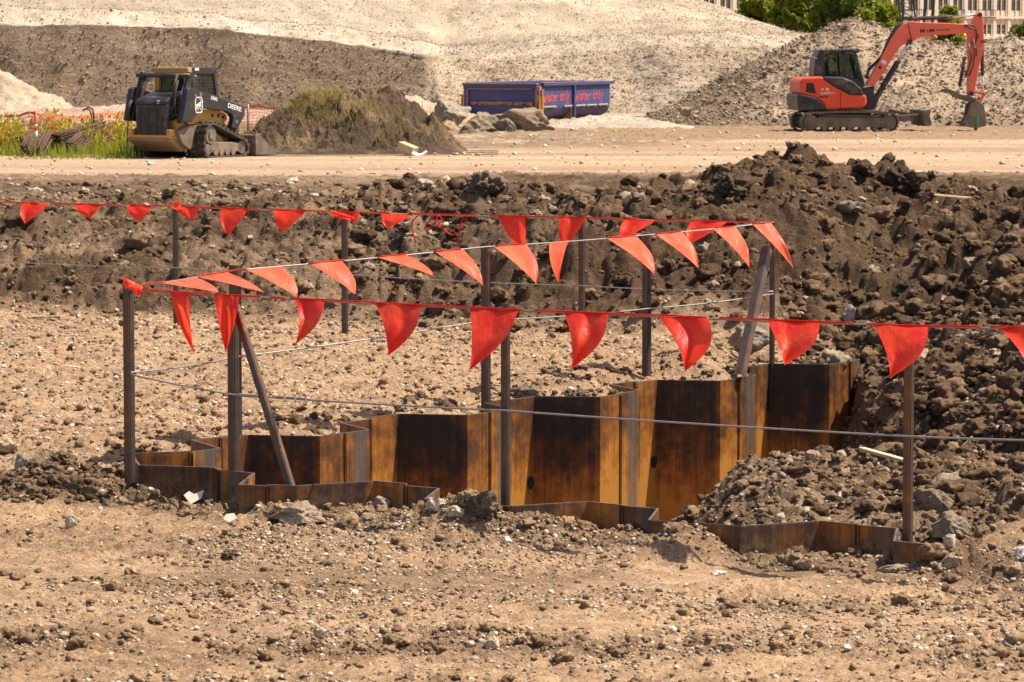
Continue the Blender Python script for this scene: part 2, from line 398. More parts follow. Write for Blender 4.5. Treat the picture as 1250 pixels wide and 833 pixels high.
def inside(x, y, poly):
    c = np.zeros(x.shape, bool); n = len(poly)
    for i in range(n):
        x1, y1 = poly[i]; x2, y2 = poly[(i + 1) % n]
        if abs(y2 - y1) < 1e-9: continue
        k = ((y1 > y) != (y2 > y)) & (x < (x2 - x1) * (y - y1) / (y2 - y1) + x1)
        c ^= k
    return c
def segdist(x, y, pts):
    d = np.full(x.shape, 1e9)
    for (x1, y1), (x2, y2) in zip(pts[:-1], pts[1:]):
        ux, uy = x2 - x1, y2 - y1; L = max(ux * ux + uy * uy, 1e-12)
        t = np.clip(((x - x1) * ux + (y - y1) * uy) / L, 0, 1)
        d = np.minimum(d, np.hypot(x - x1 - t * ux, y - y1 - t * uy))
    return d
def dAf(x, y): return (x + .79) * .577 + (y - 20.0) * .817
FOOT = [(-60, 62), (-14, 37.2), (-4.5, 31.6), (-1.4, 30.1), (0.57, 29.0), (2.0, 28.6), (2.72, 28.7), (2.95, 26.6), (3.0, 24.0), (3.15, 22.2), (3.7, 20.9), (5.5, 20.0), (12, 19), (60, 18)]
FX = np.array([f[0] for f in FOOT[:7]] + [2.9, 60]); FY = np.array([f[1] for f in FOOT[:7]] + [21.4, 18])
CX_ = [-20, -5.5, -2.5, -1.2, 0, 0.8, 1.9, 2.85, 3.4, 3.9, 5.0, 9, 30]
CZ_ = [.55, .60, .70, .78, .98, 1.0, 1.14, 1.40, 1.16, .98, .92, .9, .7]
def heap_d(x, y):
    d = segdist(x, y, FOOT)
    return np.where(inside(x, y, np.array(FOOT + [(60, 95), (-60, 95)], float)), d, -d)

def terrain(x, y, fine=True):
    """returns z, albedo rgb"""
    n = x.size
    dA = dAf(x, y); hd = heap_d(x, y)
    heap = sstep(-0.15, 0.5, hd) * sstep(74, 62, y)
    front = sstep(0.15, -0.25, dA)
    z = -0.11 + .11 * sstep(0, .8, dA) + .15 * sstep(.5, 6.0, dA) * (1 - sstep(33, 45, y) * .4)
    z = np.where(y > 62, z * sstep(70, 62, y), z)
    z = np.where((hd < 0) & (dA > 0) & (x > 2.9), np.minimum(z, -.04 + .05 * sstep(19, 23, y)), z)
    # heap profile
    cz = np.interp(x * 34.0 / np.maximum(y, 20), CX_, CZ_) * (1 + .10 * fbm(x * .9, y * .4, 3, 40))
    rt = sstep(1.8, 3.0, x)
    dc = 3.3 + 1.2 * fbm(x * .5, y * .3, 2, 43) + np.where(x < -1, 1.4, 0) + 1.3 * rt
    up = np.clip(hd / dc, 0, 1)
    prof = (1 - (1 - up) ** (1.7 - .45 * rt)) * cz
    back = .16 + .84 * (1 - sstep(dc, dc + 8.5, hd))
    hz = prof * back * sstep(72, 60, y)
    z = z + np.where(hd > 0, hz, 0)
    # rim of spoil along front wall
    rim = np.exp(-((dA + .22) / .17) ** 2) * sstep(-1.7, -1.2, x) * (x < 3.4)
    rim2 = np.exp(-((dA + .30) / .34) ** 2) * (x > -3.2) * (x < 3.6)
    dBw = segdist(x, y, np.array([p for p, _ in lineB]))
    z = z - .13 * np.exp(-(dBw / .30) ** 2) * (dA > .3) + .13 * np.exp(-((x - 1.5) / .4) ** 2 - ((dBw - .55) / .32) ** 2) * (dA > .3) * (y > 25)
    z = z - .06 * np.exp(-((dA + .1) / .25) ** 2) * sstep(-2.6, -2.3, x) * sstep(-1.1, -1.5, x)
    for bx_, by_, bh_, rx_, ry_ in ((-.20, 19.06, .20, .34, .27), (.93, 18.22, .165, .30, .24), (2.25, 17.45, .12, .25, .2), (-1.32, 19.75, .09, .2, .14)):
        z = z + bh_ * np.exp(-(((x - bx_) / rx_) ** 2 + ((y - by_) / ry_) ** 2))
    z = z + .045 * rim * (.6 + .9 * fbm(x * 2.2, y * 2.2, 2, 51))
    lf = np.exp(-(((x + 2.75) / .38) ** 2 + ((y - 20.9) / .45) ** 2)); z = z + .13 * lf
    fg = sstep(30, 26, y)
    z = z + .05 * fbm(x * .45, y * .45, 3, 60) * sstep(75, 60, y) + .02 * fbm(x * 1.6, y * 1.6, 3, 61) * sstep(75, 60, y)
    # rut-like rough bands in the foreground
    wv = .35 * fbm(x * .5, y * .3, 3, 63)
    band = np.clip(sstep(.1, .5, fbm(x * .25 + 3, y * .75, 3, 62)) * .7 + np.exp(-((y - 15.25 + wv) / .30) ** 2) + .8 * np.exp(-((y - 14.25 + wv) / .22) ** 2) + .7 * np.exp(-((y - 16.7 + 1.5 * wv) / .25) ** 2), 0, 1) * front * sstep(-.5, .15, fbm(x * .7, y * .9, 3, 64))
    # pit interior
    ins = inside(x, y, pit_poly) | (segdist(x, y, np.vstack([pit_poly, pit_poly[:1]])) < .025)
    ins &= (segdist(x, y, np.array([A_END, (2.8, 19.0), (3.4, 23.0), (3.5, 26.8), (3.2, 28.2), B_END + np.array([.06, .05])])) > .03) | inside(x, y, pit_poly)
    mound = .14 * np.exp(-(((x - 1.9) / .85) ** 2 + ((dA - 2.3) / 1.0) ** 2)) + .12 * np.exp(-(((x - 2.55) / .45) ** 2 + ((dA - 3.6) / .7) ** 2))
    ramp_ = sstep(.12, 1.55, x + .10 * fbm(x * 3, y * 3, 2, 70) - .08 * (dA - 1))
    for bx_, by_, bh_, rx_ in ((-.12, 19.32, 1.28, .20), (1.0, 18.5, .10, .25)):
        ramp_ = np.maximum(ramp_, np.exp(-(((x - bx_) / rx_) ** 2 + ((y - by_) / .22) ** 2)))
    fl = -1.25 + ramp_ * (1.16 + mound * .95) - .75 * ramp_ * sstep(3.0, 4.6, dA) * (1 - sstep(2.3, 3.1, x) * .75)
    wob = .22 * fbm(x * 2, y * 2, 2, 71)
    tr_ = np.maximum(sstep(1.95, 2.42, x + wob) * sstep(3.6, 1.8, dA), np.maximum(sstep(2.35, 3.35, x + wob), sstep(2.66, 2.74, x) * sstep(25.6, 28.3, y + wob)))
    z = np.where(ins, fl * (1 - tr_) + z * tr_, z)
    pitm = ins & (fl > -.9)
    # albedo
    dry = np.array([.335, .226, .136]); mid = np.array([.300, .203, .124]); dark = np.array([.122, .078, .045]); tan = np.array([.325, .236, .157])
    clay = np.array([.215, .142, .083]); yel = np.array([.365, .243, .138])
    n1 = fbm(x * .7, y * .7, 4, 80); n2 = fbm(x * 3.5, y * 3.5, 3, 81); n3 = fbm(x * .22, y * .3, 3, 82)
    def L(a, b, t): return a + (b - a) * np.clip(t, 0, 1)[:, None]
    c = np.repeat(dry[None], n, 0)
    c = L(c, mid, (1 - front) * .9 + .15 * n1)
    c = L(c, yel, .5 * sstep(.05, .5, n3) * front)
    c = L(c, np.array([.40, .275, .170]), .55 * smo(x, y) * front)
    c = L(c, clay, rim2 * .75 + band * .5 + .34 * sstep(.15, .6, n2) * front + .42 * front * sstep(-.05, .45, fbm(x * .55 + 7, y * 1.3, 4, 88)))
    # heap: dark on the right, half dried on the left
    leftdry = sstep(1.9, -1.3, x * 32 / np.maximum(y, 25)) * .85
    hc = L(np.repeat(dark[None], n, 0), np.array([.285, .196, .122]), leftdry * sstep(-.6, .4, n1 + .5 * n2) + .30 * sstep(.0, .6, n2))
    c = L(c, hc, heap * sstep(-.1, .7, hd + .3 * n2))
    fr = sstep(46, 52, y) * (1 - sstep(1.5, 3.5, x * 40 / np.maximum(y, 30)))
    c = L(c, np.array([.27, .19, .12]), fr * .6 * sstep(-.2, .5, n1))
    rut = np.exp(-((y - 58 + .12 * x + 1.5 * n3) / 1.3) ** 2) + np.exp(-((y - 64 + .05 * x + 2 * n3) / 1.4) ** 2)
    road = sstep(59, 68, y + 6 * n3 + 1.5 * n2 * sstep(62, 58, y))
    c = L(c, tan, road)
    c = L(c, np.array([.13, .088, .058]), .85 * np.clip(rut, 0, 1) * sstep(3, -3, x) * sstep(-.4, .3, n1))
    lane = fbm(x * .06, y * .55, 4, 85)
    c = L(c, np.array([.25, .172, .108]), road * .9 * sstep(-.05, .45, lane + .25 * n1))
    c = L(c, np.array([.40, .30, .205]), road * .5 * sstep(.05, .5, -lane))
    # road edge near the machines: darker, stony soil
    edge = sstep(-2, 3, y + 3 * n1 - 87 - 3.0 * np.clip(x - 3, 0, 4)) * sstep(132, 120, y)
    c = L(c, np.array([.155, .11, .072]) * 1.0, edge * .85 * sstep(-.6, .1, n2 + n1))
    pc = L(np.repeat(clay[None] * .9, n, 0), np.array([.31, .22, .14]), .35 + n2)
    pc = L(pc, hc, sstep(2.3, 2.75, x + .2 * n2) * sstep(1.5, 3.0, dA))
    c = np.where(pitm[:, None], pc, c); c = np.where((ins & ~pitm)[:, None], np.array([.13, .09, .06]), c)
    # behind-the-pit rubble next to pile tops is darker
    nb = np.exp(-((segdist(x, y, np.array([p for p, _ in lineB[:-5]])) - .25) / .3) ** 2) * (~ins) * (dA > 0)
    c = L(c, clay, nb * .6 * sstep(-.3, .3, n2))
    c = L(c, clay, sstep(2.0, 2.5, x) * sstep(-.1, .3, dA) * (hd < 0) * .8)
    c *= (1 + .16 * n2 + .10 * n1)[:, None]
    if fine:
        near = y < 76
        w = heap * sstep(62, 48, y)
        i = np.where(w > .01)[0]
        if len(i):
            X, Y, W = x[i], y[i], w[i]
            am = np.where(x[i] * 32 / Y > -1.2, 1.0, .86)
            d = .40 * clods(X, Y, .8, 100, .55, .5) + .72 * clods(X + 3, Y, .40, 110, .5) * (.5 + .5 * am)
            d = d * (am * 1.9 - .9) + .70 * clods(X, Y + 5, .20, 120, .5) + .55 * clods(X, Y, .10, 130, .5) + .55 * clods(X + 2, Y, .055, 131, .55)
            bil = 0
            for q_, (lam, ag) in enumerate(((1.1, .17), (.5, .11), (.24, .06), (.12, .035), (.06, .022))):
                bil = bil + ag * (np.abs(vn(X / lam, Y / lam, 140 + q_) - .5) * 2 - .5)
            d += bil * (.45 + .55 * am) + .10 * am * np.abs(fbm(X * 1.1, Y * 1.1, 3, 141)) - .05
            z[i] += W * d * sstep(-.2, .6, hd[i])
        i = np.where(near & (w < .9))[0]
        X, Y = x[i], y[i]; f = (1 - w[i]) * sstep(74, 60, Y); rr = rim2[i]; bd = band[i]
        far = sstep(40, 50, Y)
        midz = (1 - front[i])
        d = .55 * clods(X, Y, .055, 150, .62) * (.62 + .6 * bd + .6 * rr + .3 * midz) + .62 * clods(X, Y, .03, 151, .62) * (.8 + .6 * bd) + .34 * clods(X + 1, Y, .12, 160, .22 + .2) * (.30 + .5 * bd + 1.0 * rr + .45 * midz)
        d += .40 * clods(X, Y + 2, .26, 170, .25) * (.9 * rr + .25 * midz + .6 * far + .12 * bd)
        d += .030 * fbm(X * 7, Y * 7, 5, 180, .66) + .012 * fbm(X * 2.2, Y * 5.5, 3, 181)
        z[i] += d * f * (1 - .72 * smo(X, Y) * front[i])
        i = np.where(pitm)[0]
        if len(i):
            X, Y = x[i], y[i]
            z[i] += .42 * clods(X, Y, .24, 190, .5) + .5 * clods(X, Y, .11, 191, .55) + .4 * clods(X, Y, .05, 192, .5) + .02 * fbm(X * 5, Y * 5, 3, 193) - .04 + sstep(2.3, 2.7, X) * (.4 * clods(X, Y, .4, 194, .5) + .6 * clods(X, Y, .19, 195, .6) + .06 * fbm(X * 4, Y * 4, 4, 196, .65))
        i = np.where(~near & (y < 140))[0]
        if len(i):
            X, Y = x[i], y[i]; e = edge[i]
            z[i] += .018 * fbm(X * .25, Y * 2.2, 3, 200) * (1 - e) + e * (.35 * clods(X, Y, .3, 205, .4) + .03 * fbm(X * 2, Y * 2, 3, 206))
    rgh = np.clip(heap * sstep(-.2, .3, hd) + .5 * (rim2 * .7 + band * .5) + .45 * pitm, 0, 1) * sstep(70, 60, y)
    return z, np.concatenate([np.clip(c, .01, .8), rgh[:, None]], 1)
def smo(x, y):
    w = .25 * fbm(x * .35, y * .2, 2, 90)
    return np.clip(np.exp(-((y - 17.55 - .07 * x + w) / .30) ** 2) + .9 * np.exp(-((y - 16.0 - .07 * x + w) / .22) ** 2) + .8 * np.exp(-((y - 14.75 + .03 * x + w) / .13) ** 2), 0, 1) * sstep(-.45, .1, fbm(x * .5 + 4, y * .6, 3, 91))
def gz(x, y):
    return float(terrain(np.array([float(x)]), np.array([float(y)]))[0][0])
def gz_many(x, y):
    return terrain(np.asarray(x, float), np.asarray(y, float))[0]

# one ground sheet, finer where it is close
rows = [10.5]
while rows[-1] < 3000:
    y = rows[-1]
    rows.append(y + y * (.00095 if y < 47 else (.0013 if y < 70 else (.0026 if y < 140 else .05))))
rows = np.array(rows)
ta = np.concatenate([-np.geomspace(1.4, .1625, 60), np.linspace(-.16, .16, 640), np.geomspace(.1625, 1.4, 60)])
YY, TT = np.meshgrid(rows, ta, indexing='ij')
GX = (YY * TT).ravel(); GY = YY.ravel()
GZ, GC = terrain(GX, GY)
nr, nc = len(rows), len(ta)
ii = (np.arange(nr - 1)[:, None] * nc + np.arange(nc - 1)[None]).ravel()
me = np_mesh('ground', np.stack([GX, GY, GZ], 1), np.stack([ii, ii + 1, ii + nc + 1, ii + nc], 1), 4, GC, True)
link('ground', me, M['soil'], kind='structure')
del GX, GY, GZ, GC, YY, TT

# ------------------------------------------------------------------ gravel hill behind the yard (profile swept along x)
def hill_profile(x):
    """list of (Y, z) for one x; the cut bank stands on the left, angle-of-repose gravel on the right"""
    px = x / 128.0 * F + CX
    cut = float(sstep(545, 515, np.array(px)))
    ledge = float(np.interp(px, [-400, 0, 100, 250, 400, 480, 540, 620, 780, 900, 1000, 1250, 1500], [3.3, 3.22, 3.3, 3.12, 2.7, 2.22, 1.95, 2.15, 2.45, 2.5, 2.3, 1.6, 1.2]))
    top = float(np.interp(px, [-400, 300, 600, 830, 900, 960, 1020, 1100, 1250, 1500], [9.5, 8.6, 7.6, 5.6, 4.75, 4.1, 3.3, 2.5, 1.6, 1.0]))
    yb = 127.5 - (1 - cut) * .6
    toe = .1 + .15 * cut
    p = [(yb - 3, -.4), (yb, toe)]
    f1 = yb + 1.3 * cut + (1 - cut) * 2.9
    p += [(yb + (f1 - yb) * .5, toe + (ledge - toe) * (.5 if cut < .5 else .42)), (f1, ledge)]
    p += [(f1 + 1.6, ledge + .45 + .1 * cut), (f1 + 2.6, ledge + .55), (f1 + 14, ledge + max(.4, (top - ledge) * .55)), (f1 + 34, max(top, ledge + .6)), (f1 + 46, top * .8), (f1 + 90, -.5)]
    return p
nx, nv = 900, 300
xs = np.linspace(-48, 40, nx); V = np.zeros((nx, nv, 3)); CUT = np.zeros((nx, nv)); LED = np.zeros((nx, nv))
w_ = np.concatenate([np.linspace(0, 1, 10)[:-1], np.linspace(1, 3, 110)[:-1], np.linspace(3, 5, 50)[:-1], np.linspace(5, 7, 120)[:-1], np.linspace(7, 9, 15)])
nv = len(w_); V = np.zeros((nx, nv, 3)); CUT = np.zeros((nx, nv)); LED = np.zeros((nx, nv))
pw = 0.9 * fbm(xs * .18, xs * 0, 4, 300)
for i, x in enumerate(xs):
    p = np.array(hill_profile(x)); k = np.arange(len(p))
    V[i, :, 0] = x; V[i, :, 1] = np.interp(w_, k, p[:, 0]) + pw[i] * .7; V[i, :, 2] = np.interp(w_, k, p[:, 1])
    px = x / 128.0 * F + CX
    CUT[i] = (sstep(545, 512, px + 26 * (1 - (w_ - 1) / 2)) * ((w_ > .9) & (w_ < 3.02)))
    LED[i] = ((w_ > 3.02) & (w_ < 4.6)) * (1.0 if px < 560 else .6)
x, y, v = V[..., 0], V[..., 1], V[..., 2]
s_ = np.broadcast_to(w_[None], x.shape)
ar = y * .8 + v * 1.2
d = (.22 * fbm(x * .3, ar * .3, 4, 310) * (1 - .6 * CUT) + .10 * fbm(x * 2.2, ar * 2.2, 5, 311, .7) + (.15 * clods(x, ar, .13, 313, .5)) * (1 - .55 * LED) * (1 - .65 * CUT))
d = d + (1 - CUT) * (.22 * fbm(x * .55 + .15 * ar, ar * .09, 4, 317))
d = d + CUT * (.08 * fbm(x * .8, ar * .25, 4, 315) + .05 * fbm(x * 1.5, ar * 1.5, 5, 316, .7))
d *= sstep(.5, 1.5, s_)
d *= 1 - .65 * CUT
V[..., 2] += d * .75; V[..., 1] -= d * .6
# ragged run-out of loose stones on the cut's lip
n1 = fbm(x * .25, ar * .25, 4, 320); n2 = fbm(x * 2.2, ar * 2.2, 3, 321); n3 = fbm(x * .05 + ar * .02, ar * .5, 4, 322)
pale = np.array([.325, .274, .210]); brown = np.array([.275, .221, .163]); led = np.array([.39, .333, .258]); cutc = np.array([.19, .140, .094]); cutg = np.array([.235, .18, .128])
def L3(a, b, t): return a + (b - a) * np.clip(t, 0, 1)[..., None]
c = np.broadcast_to(pale, V.shape).copy()
c = L3(c, brown, .8 * sstep(-.05, .5, n1 + .3 * n3) + .25 * n2)
c = L3(c, np.array([.30, .235, .165]), .65 * sstep(.0, .45, fbm(x * .10 + .05 * ar, ar * .09, 4, 324)) * (1 - LED))
c = L3(c, np.array([.42, .35, .26]), .6 * sstep(.05, .4, fbm(x * .09 + 5 - .1 * ar, ar * .16, 4, 325)))
low = (s_ < 3.1) * (CUT < .5)
c = L3(c, np.array([.40, .31, .21]), low * .55 * sstep(-.4, .4, n1))
c = L3(c, led, LED * .85)
cc = L3(np.broadcast_to(cutc, V.shape), cutg, sstep(-.3, .4, n3) + .3 * n2)
c = L3(c, cc, CUT * sstep(0, .3, CUT + .3 * n2))
c *= (1 + .18 * n2)[..., None]
idx = (np.arange(nx - 1)[:, None] * nv + np.arange(nv - 1)[None]).ravel()
me = np_mesh('gravel_hill', V.reshape(-1, 3), np.stack([idx, idx + nv, idx + nv + 1, idx + 1], 1), 4, np.clip(c.reshape(-1, 3), .02, .8), True)
link('gravel_hill', me, M['gravel'], kind='structure')

# ------------------------------------------------------------------ heaps (height fields on their own footprint)
def heap(name, cx, cy, rx, ry, hfun, cfun, mat, n=(360, 260), **kw):
    xs = np.linspace(cx - rx, cx + rx, n[0]); ys = np.linspace(cy - ry, cy + ry, n[1])
    X, Y = np.meshgrid(xs, ys, indexing='ij'); Z = hfun(X, Y); C = cfun(X, Y, Z)
    e = np.minimum(np.minimum(X - xs[0], xs[-1] - X) / rx, np.minimum(Y - ys[0], ys[-1] - Y) / ry)
    Z = Z * sstep(0, .08, e) - .3 * (1 - sstep(0, .06, e))
    idx = (np.arange(n[0] - 1)[:, None] * n[1] + np.arange(n[1] - 1)[None]).ravel()
    me = np_mesh(name, np.stack([X, Y, Z], -1).reshape(-1, 3), np.stack([idx, idx + n[1], idx + n[1] + 1, idx + 1], 1), 4, np.concatenate([np.clip(C.reshape(-1, 3), .02, .8), np.full((X.size, 1), .6)], 1), True)
    return link(name, me, M[mat], **kw)
def crest_line(px_pts, z_pts, Y):   # crest heights by picture column at depth Y
    xs = [(p - CX) / F * Y for p in px_pts]
    return lambda X: np.interp(X, xs, z_pts)
cr = crest_line([720, 775, 800, 850, 905, 960, 1010, 1040, 1075, 1100, 1130, 1180, 1215, 1250, 1330, 1450, 1600], [-.3, -.1, .25, .95, 1.75, 2.5, 3.05, 3.40, 3.38, 3.0, 2.62, 2.45, 2.75, 2.62, 2.3, 2.2, 1.0], 118)
def h1(X, Y):
    Yc = 118 + .8 * fbm(X * .2, X * 0, 2, 331)
    c_ = cr(X + .5 * fbm(X * .4, Y * .2, 3, 330)) * (1 + .06 * fbm(X * .9, X * 0, 3, 334))
    f = np.where(Y < Yc, 1 - (np.abs(Y - Yc) / (8.6 + .9 * fbm(X * .35, Y * 0, 2, 332))) ** 1.15, 1 - (np.abs(Y - Yc) / 9.0) ** 1.5)
    z = c_ * np.clip(f, -.05, 1)
    ps = np.exp(-((X - 10.3) / 1.1) ** 2 - ((Y - 113) / 2.0) ** 2) * .45
    z = z - ps
    return z + sstep(.02, .5, z) * (.22 * fbm(X * .9, Y * .9, 5, 333, .65) + .4 * clods(X, Y, .5, 335, .25) + .45 * clods(X, Y, .26, 336, .4) + .5 * clods(X, Y, .14, 337, .5))
def c1(X, Y, Z):
    n1 = fbm(X * .35, Y * .25, 4, 340); n2 = fbm(X * 2, Y * 2, 3, 341)
    t = sstep(-.25, .45, n1 + .055 * (X - 13))
    a = np.array([.165, .122, .083]); b = np.array([.295, .230, .162])
    return (a + (b - a) * t[..., None]) * (1 + .2 * n2)[..., None]
heap('rubble_heap', 14.0, 118.5, 14.0, 10.5, h1, c1, 'gravel', (760, 330), kind='structure')
# weedy soil mound beside the loader
mcr = crest_line([278, 300, 330, 360, 395, 440, 470, 500, 525, 545, 565], [0, .25, .70, 1.05, 1.26, 1.34, 1.28, .98, .6, .25, 0], 85)
def h2(X, Y):
    f = np.clip(1 - (np.abs(Y - 85) / 3.4) ** 1.3, 0, 1)
    z = mcr(X + .25 * fbm(X * .8, Y * .8, 3, 350)) * f * (1 + .12 * fbm(X * .9, Y * .9, 3, 351))
    return z + sstep(.02, .3, z) * (.34 * fbm(X * 1.4, Y * 1.4, 5, 352, .68) + .7 * clods(X, Y, .55, 357, .4) + .75 * clods(X, Y, .3, 353, .5) + .7 * clods(X, Y, .15, 354, .55))
def c2(X, Y, Z):
    n1 = fbm(X * .8, Y * .8, 4, 355); n2 = fbm(X * 4, Y * 4, 3, 356)
    a = np.array([.085, .058, .038]); b = np.array([.19, .135, .085])
    return (a + (b - a) * sstep(-.2, .5, n1 + .4 * n2)[..., None])
heap('soil_mound', -4.1, 85, 4.0, 4.6, h2, c2, 'soil', (330, 260), kind='structure')
# small pale gravel pile right of the skip, and one spilling in front of the cut on the far left
def small(name, px, Y, rx, ry, h, cols, seed, n=(200, 140)):
    x0 = (px - CX) / F * Y
    def hf(X, Yy):
        r = np.sqrt(((X - x0) / rx) ** 2 + ((Yy - Y) / ry) ** 2)
        z = h * np.clip(1 - r + .18 * fbm(X * .8, Yy * .8, 3, seed), -.1, 1)
        return z + sstep(.0, .2, z) * (.5 * clods(X, Yy, .22, seed + 1, .5) + .5 * clods(X, Yy, .11, seed + 2, .5))
    def cf(X, Yy, Z):
        n2 = fbm(X * 3, Yy * 3, 3, seed + 3); n1 = fbm(X * .6, Yy * .6, 3, seed + 4)
        a = np.array(cols[0]); b = np.array(cols[1])
        return (a + (b - a) * sstep(-.4, .4, n1)[..., None]) * (1 + .2 * n2)[..., None]
    heap(name, x0, Y, rx * 1.15, ry * 1.15, hf, cf, 'gravel', n, kind='structure')
small('gravel_pile', 738, 110, 3.1, 3.0, .36, [(.31, .262, .205), (.37, .318, .25)], 360)
small('gravel_pile', -50, 124.6, 4.5, 4.2, 2.5, [(.32, .258, .185), (.37, .302, .222)], 370)
small('gravel_pile', 505, 117.5, 2.9, 2.4, .85, [(.44, .24, .17), (.46, .33, .25)], 380)
small('gravel_pile', 170, 119, 9.0, 3.5, .55, [(.34, .235, .18), (.38, .29, .225)], 390)
# ------------------------------------------------------------------ sheet piles: one thing per pile, split at the interlocks
rng = random.Random(5)
def pile_mesh(pts, rust, z0, z1, th=.013, dz=0.0, mill=False, mud=False):
    """vertical folded plate along plan points; extra columns so the rust attribute can change across a face"""
    cols = []; rv = []
    for i in range(len(pts) - 1):
        a, b = np.array(pts[i]), np.array(pts[i + 1]); n = max(2, int(np.hypot(*(b - a)) / .06))
        for k in range(n + (1 if i == len(pts) - 2 else 0)):
            cols.append(a + (b - a) * k / n); rv.append(rust[i])
    cols = np.array(cols); n = len(cols)
    tg = np.gradient(cols, axis=0); tg /= np.maximum(np.linalg.norm(tg, axis=1, keepdims=True), 1e-6)
    nm = np.stack([-tg[:, 1], tg[:, 0]], 1) * th / 2
    zs = [z0, -.9, -.7, -.5, -.3, -.15, -.06, z1 - .012, z1]; vs = []; rr = []
    for sgn in (1, -1):
        for j, z in enumerate(zs):
            for i in range(n):
                p = cols[i] + sgn * nm[i]
                top = dz * i / n if j == len(zs) - 1 else 0
                vs.append((p[0], p[1], z + top)); rr.append(rv[i] + max(0.0, -z - .22) * .62)  # plate colour turns more orange towards the bottom
    m = len(zs); fs = []
    for i in range(n - 1):
        for j in range(m - 1):
            a = j * n + i; fs.append((a, a + 1, a + n + 1, a + n)); b = a + n * m; fs.append((b + n, b + n + 1, b + 1, b))
        a = (m - 1) * n + i; b = a + n * m; fs.append((a, a + 1, b + 1, b))
    for i in (0, n - 1):
        for j in range(m - 1):
            a = j * n + i; b = a + n * m; fs.append((a, a + n, b + n, b) if i == 0 else (b, b + n, a + n, a))
    me = bpy.data.meshes.new('sheet_pile'); me.from_pydata(vs, [], fs); me.update()
    at = me.attributes.new('rust', 'FLOAT', 'POINT'); at.data.foreach_set('value', np.array(rr, dtype=np.float32))
    if mill:
        mv = np.zeros(n); d_ = np.cumsum(np.r_[0, np.linalg.norm(np.diff(cols, axis=0), axis=1)])
        mv = np.where((d_ > .09) & (d_ < .21), .8, 0.0)
    else: mv = np.zeros(n)
    mq = np.tile(mv, 2 * m); mq[(m - 1) * n: m * n] = .9; mq[(2 * m - 1) * n:] = .9
    if mud:
        mz = np.array([min(1, max(0, -.0 - z) * 7) for z in zs]); qa = me.attributes.new('mud', 'FLOAT', 'POINT'); qa.data.foreach_set('value', np.tile(np.repeat(mz, n), 2).astype(np.float32))
    am = me.attributes.new('mill', 'FLOAT', 'POINT'); am.data.foreach_set('value', mq.astype(np.float32))
    return me
def build_wall(line, labels, group, face_tone, zt):
    objs = []; segs = []; cur = [line[0][0]]; cur_t = []
    for i in range(1, len(line)):
        cur.append(line[i][0]); cur_t.append(line[i - 1][1])
        if line[i][1] in 'je':
            segs.append((cur, cur_t)); cur = [line[i][0]]; cur_t = []
    for i, (pts, types) in enumerate(segs):
        lens = [np.hypot(*(np.array(pts[k + 1]) - pts[k])) for k in range(len(pts) - 1)]
        rust = [face_tone.get(t, .12) + rng.uniform(-.05, .05) for t in types]
        z1 = zt + rng.uniform(-.008, .008)
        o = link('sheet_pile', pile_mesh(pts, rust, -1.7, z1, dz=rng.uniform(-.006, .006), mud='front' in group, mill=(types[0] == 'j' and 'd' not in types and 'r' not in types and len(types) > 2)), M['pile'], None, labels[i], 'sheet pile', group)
        objs.append((o, pts))
        # interlock: thickened hooked edge at the pile's end
        if i < len(segs) - 1:
            a, b = np.array(pts[-2]), np.array(pts[-1]); t = (b - a) / np.hypot(*(b - a)); nrm = np.array([-t[1], t[0]])
            mb = MB()
            for off, w, dpt in ((-.010, .013, .030), (.010, .010, .022)):
                c = b + t * off; 
                prof = []
                for k in range(8):
                    an = 2 * math.pi * k / 8; q = c + t * w * .5 * math.cos(an) + nrm * dpt * .5 * math.sin(an); prof.append((q[0], q[1]))
                mb.prism(prof, -1.69, z1 - .004 - .003 * (off > 0), 'xy')
            io = ob('interlock', mb, M['pile'], o)
            at = io.data.attributes.new('rust', 'FLOAT', 'POINT'); at.data.foreach_set('value', np.full(len(io.data.vertices), .02, dtype=np.float32))
    return objs
labB = ['low rusty corner pile with orange brown inner face at far left',
 'rusty pile with grey front flange just right of the left corner, behind the doubled post',
 'black faced rear pile behind the leaning brace, first wide dark panel from the left',
 'narrow orange grey rear pile flange between the first and second dark panels',
 'black faced rear pile left of the two middle posts, second dark panel',
 'narrow rear pile flange behind the middle post, between second and third dark panels',
 'rear pile with the widest dark panel right of the middle post, third from left',
 'narrow orange and grey rear pile flange left of the fourth dark panel',
 'fourth dark panel of the rear piles from left, fading to orange below',
 'narrow grey orange rear pile flange under the wide leaning brace',
 'last dark rear pile panel at the right end, above the dirt mound',
 'dark corner pile closing the right end of the rear row',
 'far low pile rim behind the last dark panel, where the brace stands', 'far left piece of low pile rim behind the dirt, left of the brace']
labA = ['front corner pile with wide dark brown face at the left end of the pit',
 'front pile at the doubled post, with a narrow returned edge',
 'front pile with brown face under the leaning brace, second wide face',
 'front pile at the small orange return edge left of the middle angle post',
 'low front pile with dusty brown face right of the middle angle post',
 'low front pile with pale triangular return end beside the mound foot',
 'low front pile with orange stripe before the dirt mound',
 'low front pile ending behind the right hand angle post']
sB = build_wall(lineB, labB + ['far rim pile'] * 3, 'sheet piles of the rear row', {'c': .26, 'd': .045, 'k': .25, 'j': .25}, ZT)  # wide faces get a darker tone than the flanges
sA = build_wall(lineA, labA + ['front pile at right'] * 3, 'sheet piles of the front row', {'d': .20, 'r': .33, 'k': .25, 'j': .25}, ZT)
print('piles', len(sB), len(sA))
